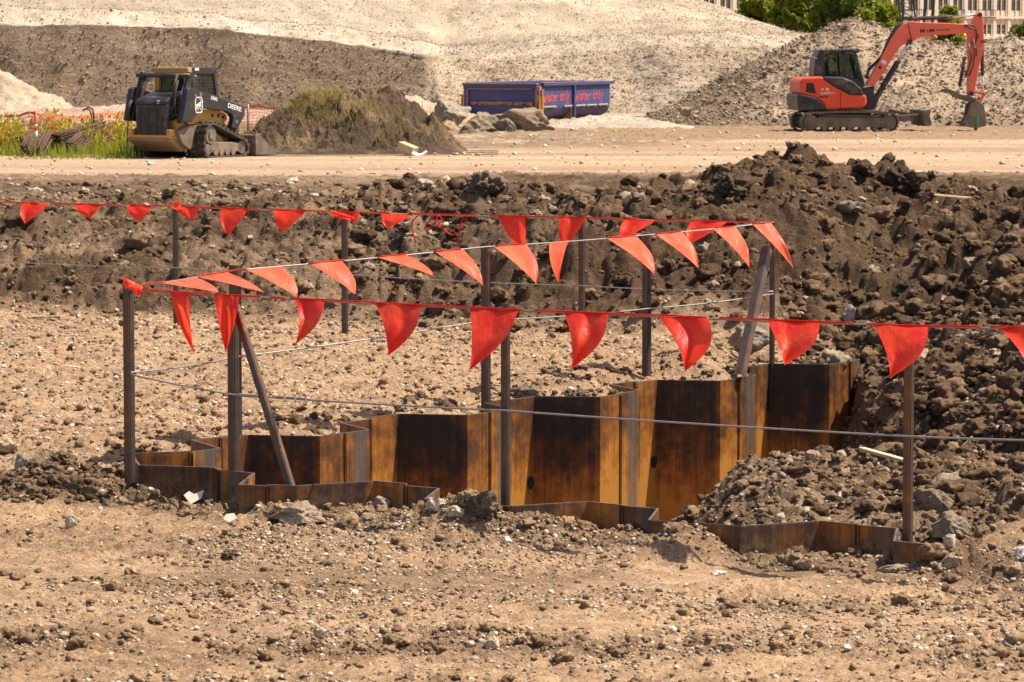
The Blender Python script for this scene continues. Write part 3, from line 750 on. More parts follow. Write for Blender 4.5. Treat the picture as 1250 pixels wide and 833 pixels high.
# chalk scratches on the second rear flange and lifting holes burnt near the lower left of two panels
for k_ in (2, 3):
    q_ = Ls[k_] - .055 * bB; nb_ = np.array([.802, -.597]); c_ = Vector((q_[0], q_[1], -.57)); nv_ = Vector((nb_[0], nb_[1], 0)); tv_ = Vector((bB[0], bB[1], 0)).normalized()
    vs_ = [c_ + nv_ * .0085 + tv_ * .042 * math.cos(a_) + Vector((0, 0, .048 * math.sin(a_))) for a_ in np.linspace(0, 2 * math.pi, 20)[:-1]]; vs_ += [p - nv_ * .001 for p in vs_]
    own = min(sB, key=lambda s: min(np.hypot(*(np.array(p) - Ls[k_])) for p in s[1]))[0]
    ob('lifting_hole', MB().add(vs_, [tuple(range(19)), tuple(range(37, 18, -1))] + [(i, (i + 1) % 19, (i + 1) % 19 + 19, i + 19) for i in range(19)]), M['blackmark'], own)

# ------------------------------------------------------------------ angle posts, braces
def rust_attr(o, v):
    at = o.data.attributes.new('rust', 'FLOAT', 'POINT'); at.data.foreach_set('value', np.full(len(o.data.vertices), v, dtype=np.float32))
def angle_post(p0, p1, leg=.052, t=.007, label='', name='fence_post', group='angle iron fence posts', rust=(.17, .09), a1=146, a2=56, right=1.0):
    """L section, corner towards the viewer; the two legs are parts because they weather differently"""
    p0, p1 = Vector(p0), Vector(p1)
    root = empty(name, p0, 0, label, 'brace' if name == 'post_brace' else 'post', group)
    z = (p1 - p0); L = z.length; z.normalize()
    x = Vector((1, 0, 0)); x = (x - z * x.dot(z)).normalized(); y = z.cross(x)
    for nm, ang, ln, ru, k in (('angle_leg', a1, leg, rust[0], 0), ('angle_leg', a2, leg * right, rust[1], 1)):
        d = (x * math.cos(R(ang)) + y * math.sin(R(ang))); nn = (x * -math.sin(R(ang)) + y * math.cos(R(ang)))
        s0 = d * (t * .5 * k + (.001 if k else 0)); e = d * ln
        h = nn * t / 2; vs = []
        L2 = L - .002 * k
        N = 10
        for j in range(N + 1):
            w = z * L2 * j / N
            vs += [w + s0 - h, w + e - h, w + e + h, w + s0 + h]
        fs = [(0, 3, 2, 1), (4 * N, 4 * N + 1, 4 * N + 2, 4 * N + 3)]
        for j in range(N):
            b = 4 * j
            for q in range(4): fs.append((b + q, b + (q + 1) % 4, b + 4 + (q + 1) % 4, b + 4 + q))
        o = ob('angle_leg', MB().add(vs, fs), M['post'], root); rust_attr(o, ru)
    return root
posts = {}
def vpost(key, px, top, bot, Y, label, **kw):
    t = pix(px, top, Y); b = Vector((t.x, t.y, pix(px, bot, Y).z))
    posts[key] = (t, b); return angle_post(b, t, label=label, **kw)
vpost('p0', 157, 348, 590, 20.8, 'dark angle post alone at the left corner, wrapped with a red flag on top', rust=(.22, .12), leg=.044)
vpost('pA1', 285, 363, 625, 20.55, 'front angle post tied to the leaning brace near the left end, before a taller twin', leg=.046)
vpost('pB1', 287.5, 324, 545, 22.45, 'taller rear angle post directly behind the braced front post, near the left end', leg=.053)
vpost('pB2', 594, 297, 512, 24.45, 'tall rear angle post in the middle, left of the third dark panel', leg=.046)
vpost('pA2', 618, 371, 645, 19.28, 'front angle post in the middle of the pit, rising from the front piles', leg=.034)
vpost('pB3', 791, 284, 520, 26.28, 'tall rear angle post just left of the fourth dark panel', leg=.047)
vpost('pB4', 944, 272, 450, 27.45, 'thin rear corner post behind the leaning wide brace', leg=.028)
vpost('pA3', 1112, 392, 700, 17.8, 'front angle post on the right, standing at the end of the front piles', leg=.036, rust=(.27, .10))
vpost('pC1', 711, 268, 420, 28.35, 'thin far fence post in front of the dark soil, between the two tall rear posts', leg=.036)
vpost('pC2', 421, 258, 425, 29.3, 'thin far fence post below a folded red flag, left of centre', leg=.036)
vpost('pC3', 214.5, 256, 405, 30.1, 'thin far fence post at the left with an upright red flag knot on top', leg=.033)
angle_post(pix(358, 600, 20.0), pix(288, 371, 20.5), leg=.036, name='post_brace', group='leaning angle braces', label='thin leaning angle brace from the left front post down to the front piles', rust=(.22, .24))
angle_post(pix(905, 456, 26.3), pix(938, 300, 27.3), leg=.062, name='post_brace', group='leaning angle braces', label='wide leaning angle brace at the right rear corner post', rust=(.14, .18), right=.9)

# ------------------------------------------------------------------ wire ropes
def sagged(ctrl, sag=.012, n=14):
    pts = []
    for a, b in zip(ctrl[:-1], ctrl[1:]):
        for k in range(n):
            t = k / n; p = a.lerp(b, t); p.z -= sag * 4 * t * (1 - t); pts.append(p)
    pts.append(ctrl[-1]); return pts
def rope(ctrl, r, label, group='wire ropes of the pit fence', sag=.01):
    mb = MB().tube(sagged(ctrl, sag), r, 6)
    return ob('wire_rope', mb, M['cable'], None, label, 'wire rope', group, smooth=True)
cA = [pix(158, 353, 20.75), pix(285, 361, 20.5), pix(618, 378, 19.22), pix(1112, 398, 17.75), pix(1420, 402.5, 16.9), pix(2200, 412, 15.0)]
cB = [pix(158, 351, 20.75), pix(288, 330, 22.4), pix(594, 301.5, 24.4), pix(791, 287, 26.22), pix(944, 271.5, 27.4)]
cC = [pix(944, 272, 27.4), pix(711, 266, 28.3), pix(421, 259, 29.25), pix(214, 252, 30.05), pix(0, 247, 30.85), pix(-160, 243, 31.4)]
rope(cA, .0058, 'grey wire rope along the tops of the front posts, carrying the nearest flags', sag=.006)
rope(cB, .0058, 'grey wire rope along the tops of the rear posts, carrying the faded flags', sag=.006)
rope(cC, .0058, 'grey wire rope along the tops of the far posts, before the dark soil', sag=.006)
mA = rope([pix(159, 457, 20.75), pix(285, 482, 20.48), pix(618, 501.5, 19.2), pix(1112, 533, 17.73), pix(1420, 540, 16.9), pix(2200, 560, 15.0)], .0058, 'grey wire rope at mid height before the piles, with turnbuckle and red clips', sag=.006)
rope([pix(160, 455, 20.8), pix(288, 436, 22.42), pix(594, 391, 24.42), pix(791, 377, 26.24), pix(944, 359, 27.42)], .0055, 'grey wire rope at mid height on the rear posts', sag=.012)
rope([pix(944, 356, 27.42), pix(711, 349, 28.33), pix(421, 335, 29.28), pix(214, 327, 30.08), pix(0, 319, 30.85), pix(-160, 315, 31.4)], .0045, 'thin grey wire rope at mid height on the far posts', sag=.012)
def onA(px): # point on the mid rope
    a, b = pix(285, 482, 20.48), pix(618, 501.5, 19.2)
    return a.lerp(b, (px - 285) / 333.0)
mb = MB().tube([onA(290), onA(294), onA(322), onA(326)], [.006, .010, .010, .005], 8)
ob('turnbuckle', mb, M['cable'], mA, smooth=True)
ring = [onA(327.5) + Vector((math.cos(a) * .016, 0, math.sin(a) * .016)) for a in np.linspace(0, 2 * math.pi, 14)]
ob('thimble', MB().tube(ring, .004, 6), M['cable'], mA, smooth=True)
for px in (351, 364, 378):
    c = onA(px)
    rg = [c + Vector((0, math.cos(a) * .016, math.sin(a) * .020)) for a in np.linspace(-2.4, 2.4, 12)]
    clip = ob('cable_clip', MB().tube(rg, .006, 6), M['redclip'], mA, smooth=True)
    ob('clip_saddle', MB().box(c + Vector((.002, -.012, -.003)), (.013, .016, .028)).cyl(c + Vector((0, -.01, .022)), c + Vector((0, -.01, .036)), .005, 6), M['white'], clip)
ob('rope_tail', MB().tube([onA(340) + Vector((0, -.012, .004)), onA(383) + Vector((0, -.012, .004))], .005, 6), M['cable'], mA, smooth=True)

# ------------------------------------------------------------------ pennant strings
def on_rope(ctrl, px, pxs):
    for i in range(len(pxs) - 1):
        lo, hi = min(pxs[i], pxs[i + 1]), max(pxs[i], pxs[i + 1])
        if lo <= px <= hi: return ctrl[i].lerp(ctrl[i + 1], (px - pxs[i]) / (pxs[i + 1] - pxs[i]))
    return ctrl[0].copy()
def pennant(p0, p1, tip, curl, fold, seed, mat, parent, bend=0.0, bulge=0.0, crease=0.0):
    r = random.Random(seed); N = 14; Mv = 16
    p0, p1, tip = Vector(p0), Vector(p1), Vector(tip)
    nrm = (p1 - p0).cross(tip - p0).normalized()
    if nrm.y > 0: nrm = -nrm
    ax = (p1 - p0); vs = []
    c1 = r.uniform(.25, .6); c2 = r.uniform(.5, .85); ph = r.uniform(0, 6.28); fq = r.uniform(.7, 1.3)
    for j in range(Mv + 1):
        v = j / Mv; w = 1 - v
        a = p0.lerp(tip, v); b = p1.lerp(tip, v)
        side = ax * bend * math.sin(math.pi * v) * .5
        for i in range(N + 1):
            u = i / N; p = a.lerp(b, u) + side
            off = curl * math.sin(math.pi * min(1, v * 1.1)) * (1 + .6 * (u - .5))
            off += fold * w ** .6 * v ** .5 * 1.6 * math.sin(2 * math.pi * (u * fq + .25 * v) + ph)
            off += fold * .8 * v * (abs(u - .5) * 2) ** 2
            off += crease * (abs(u - c1) - .35) * (w + .25) * min(1, v * 3) + crease * .45 * abs(u - c2) * v
            off += .006 * math.sin(9 * u + 7 * v + ph) * w
            p = p + Vector((0, -off, 0)) + ax * ((u - .2) * bulge * math.sin(math.pi * v))
            vs.append(p)
    fs = [(j * (N + 1) + i, j * (N + 1) + i + 1, (j + 1) * (N + 1) + i + 1, (j + 1) * (N + 1) + i) for j in range(Mv) for i in range(N)]
    o = ob('pennant', MB().add(vs, fs), mat, parent, smooth=True)
    return o
def string(ctrl, pxs, label, off, reds):
    root = empty('pennant_string', ctrl[0], 0, label, 'pennant string', 'strings of red pennants on the fence')
    rr = random.Random(3)
    for a, b in reds:
        mb = MB()
        n = max(2, int(abs(b - a) / 8)); pts = []
        for k in range(n + 1):
            p = on_rope(ctrl, a + (b - a) * k / n, pxs); p.z += off + rr.uniform(-.0015, .0015); p.y -= .0095
            pts.append(p - ctrl[0])
        mb.tube(pts, .0052, 6); ob('tape', mb, M['tape'], root, smooth=True)
    return root
PXA = [158, 285, 618, 1112, 1420, 2200]; PXB = [158, 288, 594, 791, 944]; PXC = [944, 711, 421, 214, 0, -160]
sA_ = string(cA, PXA, 'nearest string of bright red pennants along the front posts', .003, [(166, 262), (263, 320), (333, 352), (358, 470), (470, 640), (655, 872), (888, 1046), (1062, 1200), (1212, 1400), (1420, 1700)])
sB_ = string(cB, PXB, 'string of wind blown faded pennants along the rear posts of the pit', .002, [(158, 200), (240, 300), (372, 415), (455, 490), (525, 560), (604, 640), (738, 775), (800, 830), (872, 896), (918, 941)])
sC_ = string(cC, PXC, 'far string of small red pennants before the dark soil heap', .002, [(925, 800), (780, 600), (585, 500), (478, 410), (400, 330), (318, 222), (212, 160), (150, 65), (48, -160)])
def flags(root, ctrl, pxs, data, mat, base, bulge=0.0, crease=0.0):
    for i, (x0, x1, tx, ty, curl, fold, dy, bend) in enumerate(data):
        a = on_rope(ctrl, x0, pxs); b = on_rope(ctrl, x1, pxs)
        for q in (a, b): q.y -= .012; q.z -= .002
        Y = (a.y + b.y) / 2 + dy; t = pix(tx, ty, Y)
        o = ctrl[0]
        pennant(a - o, b - o, t - o, curl, fold, base + i, mat, root, bend, bulge, crease)
flags(sA_, cA, PXA, [(208, 232, 237.5, 431, .02, .012, -.03, -.25), (262, 293, 276, 429, .02, .016, -.05, 0), (365, 401, 361, 420, .035, .012, -.06, .35),
    (464, 518, 474, 434, .05, .022, -.10, .2), (576, 634, 573, 452, .04, .014, -.12, .15), (694, 750, 697.5, 450, .055, .026, -.10, .2),
    (813, 875, 836, 453, .05, .022, -.12, .25), (945, 1007, 957, 445, .05, .022, -.14, .1), (1070, 1133, 1086, 461, .06, .022, -.14, .15), (1223, 1288, 1256, 450, .05, .02, -.14, .15)], M['flag'], 100, .12, .12)
flags(sB_, cB, PXB, [(193, 236, 268, 357, .02, .012, -.08, .1), (240, 276, 323, 357, .02, .01, -.08, .15), (300, 340, 363, 363, .03, .012, -.1, .2), (373, 411, 434, 360, .03, .012, -.1, .2),
    (454, 490, 530, 337, .03, .01, -.1, .2), (527, 563, 590, 349, .03, .012, -.12, .2), (602, 640, 655, 347, .03, .014, -.12, .2), (667, 690, 682, 345, .02, .02, -.1, -.3),
    (738, 776, 799, 335, .03, .012, -.12, .25), (800, 831, 853, 328, .025, .012, -.1, .2), (868, 896, 915, 327, .025, .012, -.1, .25), (918, 941, 968, 327, .03, .012, -.1, .2)], M['flagsunlit'], 200, .10, .03)
flags(sC_, cC, PXC, [(62, 29, 31, 273, .03, .014, -.05, 0), (125, 93, 110, 267, .03, .014, -.05, 0), (186, 156, 171, 272, .03, .014, -.05, .0), (245, 214, 236, 270, .02, .014, -.05, 0), (305, 271, 279, 288, .03, .016, -.05, 0),
    (375, 338, 345, 284, .03, .016, -.05, 0), (440, 404, 432, 271, .03, .014, -.06, 0), (507, 470, 473, 279, .03, .014, -.05, 0), (643, 610, 640, 310, .02, .012, -.05, 0), (716, 684, 688, 305, .02, .02, -.05, 0),
    (804, 764, 759, 292, .02, .014, -.05, 0), (890, 846, 841, 298, .02, .014, -.05, 0)], M['flag'], 300, .15, .05)
# small wrapped pieces: corner post, far left post knot
o = cA[0]
pennant(pix(150, 338, 20.68) - o, pix(175, 350, 20.66) - o, pix(170, 364, 20.64) - o, .02, .01, 11, M['flag'], sA_)
pennant(pix(150, 338, 20.70) - o, pix(152, 352, 20.66) - o, pix(172, 353, 20.62) - o, .02, .01, 12, M['flag'], sA_)
o = cC[0]
pennant(pix(209, 254, 30.0) - o, pix(224, 258, 29.98) - o, pix(217, 242, 30.0) - o, .02, .01, 13, M['flag'], sC_)
pennant(pix(402, 255, 29.2) - o, pix(408, 266, 29.18) - o, pix(440, 268, 29.15) - o, .02, .01, 14, M['flag'], sC_)
pennant(pix(684, 296, 28.2) - o, pix(694, 292, 28.2) - o, pix(690, 300, 28.15) - o, .02, .01, 15, M['flag'], sC_)
# torn tape dangling from the far rope
def curve_pts(px_pts, Y):
    pts = [pix(a, b, Y + .02 * math.sin(i * 1.7)) for i, (a, b) in enumerate(px_pts)]; out = []
    for i in range(len(pts) - 1):
        p0, p1, p2, p3 = pts[max(i - 1, 0)], pts[i], pts[i + 1], pts[min(i + 2, len(pts) - 1)]
        for k in range(6):
            t = k / 6; out.append(.5 * ((2 * p1) + (-p0 + p2) * t + (2 * p0 - 5 * p1 + 4 * p2 - p3) * t * t + (-p0 + 3 * p1 - 3 * p2 + p3) * t ** 3))
    return out + [pts[-1]]
mb = MB()
for c in ([(512, 262), (504, 270), (503, 280), (508, 297)], [(530, 263), (520, 276), (522, 282), (531, 272), (535, 263), (541, 272), (536, 276), (530, 270)],
          [(533, 268), (542, 280), (552, 287), (561, 282), (567, 272), (571, 263), (565, 266), (560, 290), (558, 300)]):
    mb.tube(curve_pts(c, 28.8), .0062, 5)
ob('torn_tape', mb, M['tape'], None, 'torn red tape curling loosely from the far wire rope', 'tape', smooth=True)
# ------------------------------------------------------------------ stones and clods
def ico(sub):
    import bmesh
    bm = bmesh.new(); bmesh.ops.create_icosphere(bm, subdivisions=sub, radius=1.0)
    v = np.array([p.co[:] for p in bm.verts]); f = np.array([[q.index for q in p.verts] for p in bm.faces]); bm.free(); return v, f
ICO = {s: ico(s) for s in (1, 2, 3, 4, 5)}
def rock_shape(seed, sub=2, planes=13, rough=.06, axes=(1, .8, .65)):
    r = np.random.RandomState(seed); v, f = ICO[sub]
    d = v / np.linalg.norm(v, axis=1, keepdims=True); rad = np.ones(len(d)) * 1.1
    for k in range(planes):
        n = r.normal(size=3); n /= np.linalg.norm(n); h = r.uniform(.55, .95) if planes != 12 else r.uniform(.38, .78)
        dn = d @ n; rad = np.minimum(rad, np.where(dn > .05, h / np.maximum(dn, .05), 9))
    s = seed * 3.1
    nz = fbm(d[:, 0] * 2.3 + s, d[:, 1] * 2.3 + d[:, 2] * 1.9, 3, seed) * rough * 2 + fbm(d[:, 0] * 6 + s, d[:, 1] * 6 + d[:, 2] * 5, 2, seed + 1) * rough
    return d * (rad * (1 + nz))[:, None] * np.array(axes), f
def clod_shape(seed, sub=2):
    v, f = ICO[sub]; d = v; s = seed * 7.7
    n = fbm(d[:, 0] * 1.7 + s, d[:, 1] * 1.7 + d[:, 2] * 1.3, 3, seed) * .5 + fbm(d[:, 0] * 4 + s, d[:, 1] * 4 - d[:, 2] * 3.3, 3, seed + 3) * .55
    r = np.random.RandomState(seed)
    return d * (1 + n)[:, None] * np.array([1, r.uniform(.7, 1), r.uniform(.55, .8)]), f
def scatter(name, pos, size, shapes, cols, mat, seed, sink=.25, **kw):
    r = np.random.RandomState(seed); n = len(pos); k = r.randint(0, len(shapes), n)
    VV = []; FF = []; CC = []; base = 0
    for si, (sv, sf) in enumerate(shapes):
        i = np.where(k == si)[0]
        if not len(i): continue
        a = r.uniform(0, 2 * np.pi, len(i)); b = r.uniform(-.5, .5, len(i)); ca, sa, cb, sb = np.cos(a), np.sin(a), np.cos(b), np.sin(b)
        p = sv[None] * size[i][:, None, None]
        y1 = p[..., 1] * cb[:, None] - p[..., 2] * sb[:, None]; z1 = p[..., 1] * sb[:, None] + p[..., 2] * cb[:, None]
        x2 = p[..., 0] * ca[:, None] - y1 * sa[:, None]; y2 = p[..., 0] * sa[:, None] + y1 * ca[:, None]
        q = np.stack([x2, y2, z1], -1) + pos[i][:, None, :]; q[..., 2] += (size[i] * (.5 - sink))[:, None]
        VV.append(q.reshape(-1, 3)); FF.append((sf[None] + (np.arange(len(i)) * len(sv))[:, None, None] + base).reshape(-1, 3))
        CC.append(np.repeat(cols[i], len(sv), 0)); base += len(i) * len(sv)
    me = np_mesh(name, np.concatenate(VV), np.concatenate(FF), 3, np.concatenate(CC), False)
    return link(name, me, M[mat], kind='stuff', **kw)
RS = np.random.RandomState(42)
S1 = [rock_shape(i, 1, 9, .10) for i in range(14)]; S2 = [rock_shape(20 + i, 2, 14, .10) for i in range(14)]
C2 = [clod_shape(50 + i, 3) for i in range(12)]; C1 = [clod_shape(70 + i, 2) for i in range(10)]
def stonecol(n, r):
    pal = np.array([[.52, .43, .32], [.42, .34, .25], [.33, .26, .19], [.62, .54, .43], [.27, .205, .145], [.45, .33, .22], [.68, .62, .53]])
    c = pal[r.choice(7, n, p=[.25, .22, .15, .18, .08, .07, .05])]; return c * r.uniform(.85, 1.12, (n, 1))
def region(n, y0, y1, half=.20, pw=1.0):
    y = np.sqrt(RS.uniform(y0 ** 2, y1 ** 2, n)); return RS.uniform(-half, half, n) * y, y
def put(name, n, y0, y1, smin, smax, alpha, cond, shapes, mat='stone', colf=stonecol, half=.20, seed=1):
    x, y = region(n, y0, y1, half)
    keep = cond(x, y) & ~inside(x, y, pit_poly) & (segdist(x, y, np.vstack([pit_poly, pit_poly[:1]])) > .04)
    x, y = x[keep], y[keep]; n = len(x); u = RS.uniform(0, 1, n)
    s = (smin ** -alpha + u * (smax ** -alpha - smin ** -alpha)) ** (-1 / alpha)
    z = gz_many(x, y)
    return scatter(name, np.stack([x, y, z], 1), s, shapes, colf(n, RS), mat, seed)
near_dens = lambda x, y: (dAf(x, y) < -.02) & (RS.uniform(0, 1, x.size) < (.14 + .86 * sstep(-.15, .45, fbm(x * .9, y * .8, 4, 400))) * (1 - .85 * smo(x, y)))
put('loose_pebbles', 125000, 12, 21.2, .0035, .019, 2.0, near_dens, S1, seed=1)
put('loose_pebbles', 700, 12, 21.2, .014, .030, 2.8, near_dens, S2, seed=2)
rim_c = lambda x, y: (np.abs(dAf(x, y) + .28) < .30) & (x > -3.2) & (x < 3.4)
put('rubble_stones', 9000, 17, 22, .008, .042, 2.1, rim_c, S2, seed=3)
def claycol(n, r): return np.array([.33, .222, .132]) * r.uniform(.72, 1.25, (n, 1))
put('soil_clods', 3200, 17, 22, .018, .07, 2.1, rim_c, C2, 'clod', claycol, seed=4)
put('soil_clods', 20000, 12, 21, .006, .030, 2.2, near_dens, C1, 'clod', claycol, seed=5)
midc = lambda x, y: (dAf(x, y) > .1) & (heap_d(x, y) < .3)
put('loose_pebbles', 45000, 17.2, 33, .005, .024, 2.4, midc, S1, seed=6)
put('soil_clods', 13000, 17.2, 33, .010, .045, 2.4, midc, C1, 'clod', claycol, seed=7)
def darkcol(n, r):
    c = np.array([.132, .085, .050]) * r.uniform(.6, 1.6, (n, 1)); k = r.uniform(0, 1, n) < .06
    c[k] = np.array([.36, .29, .21]) * r.uniform(.7, 1.2, (k.sum(), 1)); return c
pitr = lambda x, y: (x > 2.2) & (x < 4.2) & (dAf(x, y) > 1.6) & (y < 29)
hcond = lambda x, y: (heap_d(x, y) > .0) & (x * 32 / y > -1.5)
hcondl = lambda x, y: (heap_d(x, y) > .0) & (x * 32 / y <= -.5)
put('soil_clods', 9000, 19, 46,   .03, .15, 2.2, hcond, C2, 'clod', darkcol, seed=8, half=.22)
put('soil_clods', 34000, 19, 44, .010, .04, 2.2, hcond, C1, 'clod', darkcol, seed=9, half=.22)
def drycol(n, r):
    c = np.array([.20, .137, .084]) * r.uniform(.55, 1.5, (n, 1)); k = r.uniform(0, 1, n) < .10
    c[k] = np.array([.50, .42, .32]) * r.uniform(.8, 1.2, (k.sum(), 1)); return c
put('soil_clods', 6000, 28, 60, .025, .13, 2.2, hcondl, C2, 'clod', drycol, seed=10, half=.22)
put('soil_clods', 42000, 28, 56, .010, .045, 2.3, hcondl, C1, 'clod', drycol, seed=11, half=.22)
put('loose_pebbles', 1500, 62, 104, .03, .10, 2.4, lambda x, y: RS.uniform(0, 1, x.size) < .6, S1, seed=12)
def bandc(x, y):
    wv = .35 * fbm(x * .5, y * .3, 3, 63)
    return (dAf(x, y) < -.3) & (RS.uniform(0, 1, x.size) < np.exp(-((y - 15.25 + wv) / .32) ** 2) + .8 * np.exp(-((y - 14.25 + wv) / .25) ** 2) + .7 * np.exp(-((y - 16.7 + 1.5 * wv) / .25) ** 2)) & (fbm(x * .7, y * .9, 3, 64) > -.3)
put('soil_clods', 9000, 13.5, 17.6, .008, .048, 2.0, bandc, C2, 'clod', claycol, seed=31)
put('rubble_stones', 5000, 13.5, 17.6, .007, .030, 2.1, bandc, S2, seed=32)
nearB = lambda x, y: (dAf(x, y) > .2) & (segdist(x, y, np.array([p for p, _ in lineB[:-5]])) < .55) & (RS.uniform(0, 1, x.size) < .75)
def dkcl(n, r): return np.array([.185, .125, .075]) * r.uniform(.6, 1.35, (n, 1))
put('soil_clods', 9000, 20.5, 28, .012, .06, 2.1, nearB, C2, 'clod', dkcl, seed=33)
leftc = lambda x, y: (((x + 2.75) / .6) ** 2 + ((y - 20.95) / .6) ** 2 < 1)
put('soil_clods', 9000, 20.2, 21.8, .012, .06, 2.0, leftc, C2, 'clod', dkcl, seed=34)
# pit interior stones on the mound
x = RS.uniform(.4, 3.2, 9000); y = RS.uniform(17.5, 24.5, 9000); z = gz_many(x, y); k = inside(x, y, pit_poly) & (z > -.7)
u = RS.uniform(0, 1, k.sum()); s = (.009 ** -2 + u * (.05 ** -2 - .009 ** -2)) ** -.5
cc_ = stonecol(k.sum(), RS) * .8; dkm = RS.uniform(0, 1, k.sum()) < .6; cc_[dkm] = dkcl(dkm.sum(), RS) * 1.15
scatter('soil_clods', np.stack([x[k], y[k], z[k]], 1)[dkm], s[dkm] * 1.3, C2, cc_[dkm], 'clod', 14)
scatter('rubble_stones', np.stack([x[k], y[k], z[k]], 1)[~dkm], s[~dkm] * .9, S2, cc_[~dkm], 'stone', 13)
x = RS.uniform(2.25, 4.4, 5000); y = RS.uniform(19.5, 29, 5000); z = gz_many(x, y); k = dAf(x, y) > 1.4
u = RS.uniform(0, 1, k.sum()); s = (.015 ** -2 + u * (.11 ** -2 - .015 ** -2)) ** -.5
scatter('soil_clods', np.stack([x[k], y[k], z[k]], 1), s, C2, darkcol(k.sum(), RS) * 1.1, 'clod', 15)
# stones on gravel hill and rubble heap (sampled from their meshes)
def on_mesh(oname, n, smin, smax, alpha, colf, seed, cond=None):
    me = bpy.data.objects[oname].data; co = np.empty(len(me.vertices) * 3, np.float32); me.vertices.foreach_get('co', co); co = co.reshape(-1, 3)
    r = np.random.RandomState(seed); ok = np.where((co[:, 2] > .05) & (np.abs(co[:, 0]) < co[:, 1] * .2) & (co[:, 1] < 176))[0]
    if cond is not None: ok = ok[cond(co[ok])]
    i = r.choice(ok, n); p = co[i] + r.normal(size=(n, 3)) * .05; u = r.uniform(0, 1, n)
    s = (smin ** -alpha + u * (smax ** -alpha - smin ** -alpha)) ** (-1 / alpha)
    return p, s, colf(n, r)
def palecol(n, r): return np.array([.37, .31, .236]) * r.uniform(.75, 1.25, (n, 1))
p, s, c = on_mesh('gravel_hill', 60000, .02, .055, 2.6, palecol, 21, lambda q: ~((q[:, 0] < -2.9) & (q[:, 1] < 130.3)))
scatter('hill_stones', p, s, S1, c, 'stone', 21)
p, s, c = on_mesh('gravel_hill', 3500, .025, .08, 2.3, lambda n, r: np.array([.36, .29, .22]) * r.uniform(.6, 1.2, (n, 1)), 22, lambda q: (q[:, 0] < -2.9) & (q[:, 1] < 130.3))
scatter('hill_stones', p, s, S1, c, 'stone', 22)
def rubcol(n, r): return np.array([.27, .208, .146]) * r.uniform(.6, 1.5, (n, 1))
p, s, c = on_mesh('rubble_heap', 26000, .03, .15, 2.5, rubcol, 23)
scatter('heap_stones', p, s, S1, c, 'stone', 23)

# named rocks
def hit(px, py, y0=13.5, y1=60):
    a, b = pix(px, py, y0), pix(px, py, y1); t = np.linspace(0, 1, 900) ** 1.5; X = a.x + (b.x - a.x) * t; Y = a.y + (b.y - a.y) * t; Z = a.z + (b.z - a.z) * t
    k = np.where(terrain(X, Y)[0] >= Z)[0]
    return Vector((X[k[0]], Y[k[0]], Z[k[0]])) if len(k) else None
put('loose_pebbles', 4500, 12.5, 21, .007, .022, 2.2, near_dens, S2, 'stone', lambda n, r: np.array([.66, .56, .43]) * r.uniform(.8, 1.15, (n, 1)), seed=41)
put('loose_pebbles', 5000, 20, 33, .010, .030, 2.2, midc, S2, 'stone', lambda n, r: np.array([.60, .51, .39]) * r.uniform(.8, 1.15, (n, 1)), seed=42)
def rock(px, py, wpx, hpx, col, label, Y=None, seed=0, kind='rock', zoff=0.0, depth=.8, clod=False, group=None, yaw=None, planes=16):
    hp = hit(px, py) if (Y is None or Y < 60) else None
    if hp is not None: p = hp; z = p.z
    elif Y is None: p = pixz(px, py, -.08); z = gz(p.x, p.y)
    else:
        p = pix(px, py, Y); z = gz(p.x, p.y) if zoff == 0 else p.z
    s = F / p.y; a = wpx / s / 2; h = hpx / s / 2
    v, f = (clod_shape(seed + 900, 5) if clod else rock_shape(seed + 500, 5, planes, .09 if planes > 10 else .05, (1, 1, 1)))
    v = v / np.abs(v).max(0) * np.array([a, a * depth, h])
    yw = R(seed * 37 % 50 - 25) if yaw is None else yaw
    me = np_mesh(kind, v, f, 3, np.repeat(np.array([col]), len(v), 0), True)
    o = link(kind, me, M['clod' if clod else 'stone'], None, label, 'soil clod' if clod else 'rock', group)
    o.location = (p.x, p.y, z + h * .62); o.rotation_euler = (0, 0, yw)
    return o
PALE = (.56, .47, .36); TAN = (.40, .31, .22); GREY = (.36, .31, .26); WH = (.78, .75, .66); DK = (.16, .115, .08)
rock(366, 640, 78, 34, (.30, .235, .165), 'long brown boulder with flat top in front of the second front pile face', seed=1)
rock(468, 623, 28, 22, GREY, 'grey angular rock left of the pale pair before the front piles', seed=2)
rock(534, 624, 30, 22, PALE, 'pale angular rock in front of the small orange return of the front piles', seed=3)
rock(498, 620, 22, 20, TAN, 'tan pointed rock below the brown pile face, right of a grey one', seed=4)
rock(556, 632, 24, 20, PALE, 'pale rock low beside a dark clod left of the middle front post', seed=5)
rock(590, 630, 48, 40, (.17, .125, .09), 'dark lumpy clod against the foot of the middle front post', seed=6, clod=True, kind='soil_clod')
rock(618, 664, 16, 14, WH, 'white rounded stone on the sand below the middle front post', seed=7)
rock(284, 679, 30, 11, DK, 'dark flat clod alone on the sand at left', seed=8, clod=True, kind='soil_clod')
rock(398, 691, 28, 9, (.22, .165, .12), 'dark brown flat clod right of another on the sand', seed=9, clod=True, kind='soil_clod')
rock(88, 642, 22, 18, PALE, 'pale squarish stone alone on the open sand at left', seed=10)
rock(28, 577, 26, 32, GREY, 'upright grey rock at the far left edge of the sand', seed=11)
rock(8, 553, 40, 24, TAN, 'broad tan rock cut by the left edge', seed=12)
rock(878, 702, 24, 8, WH, 'flat white stone flake on the sand, right of centre', seed=13)
rock(1092, 699, 48, 15, (.33, .265, .20), 'long tapered slab lying before the right front post', seed=14, depth=.4)
rock(1106, 684, 26, 20, PALE, 'pale boxy stone at the foot of the right front post', seed=15)
rock(1162, 691, 28, 24, TAN, 'tan lump right of the right front post', seed=16)
rock(1159, 672, 18, 26, PALE, 'upright pale stone just beyond the end of the front piles', seed=17)
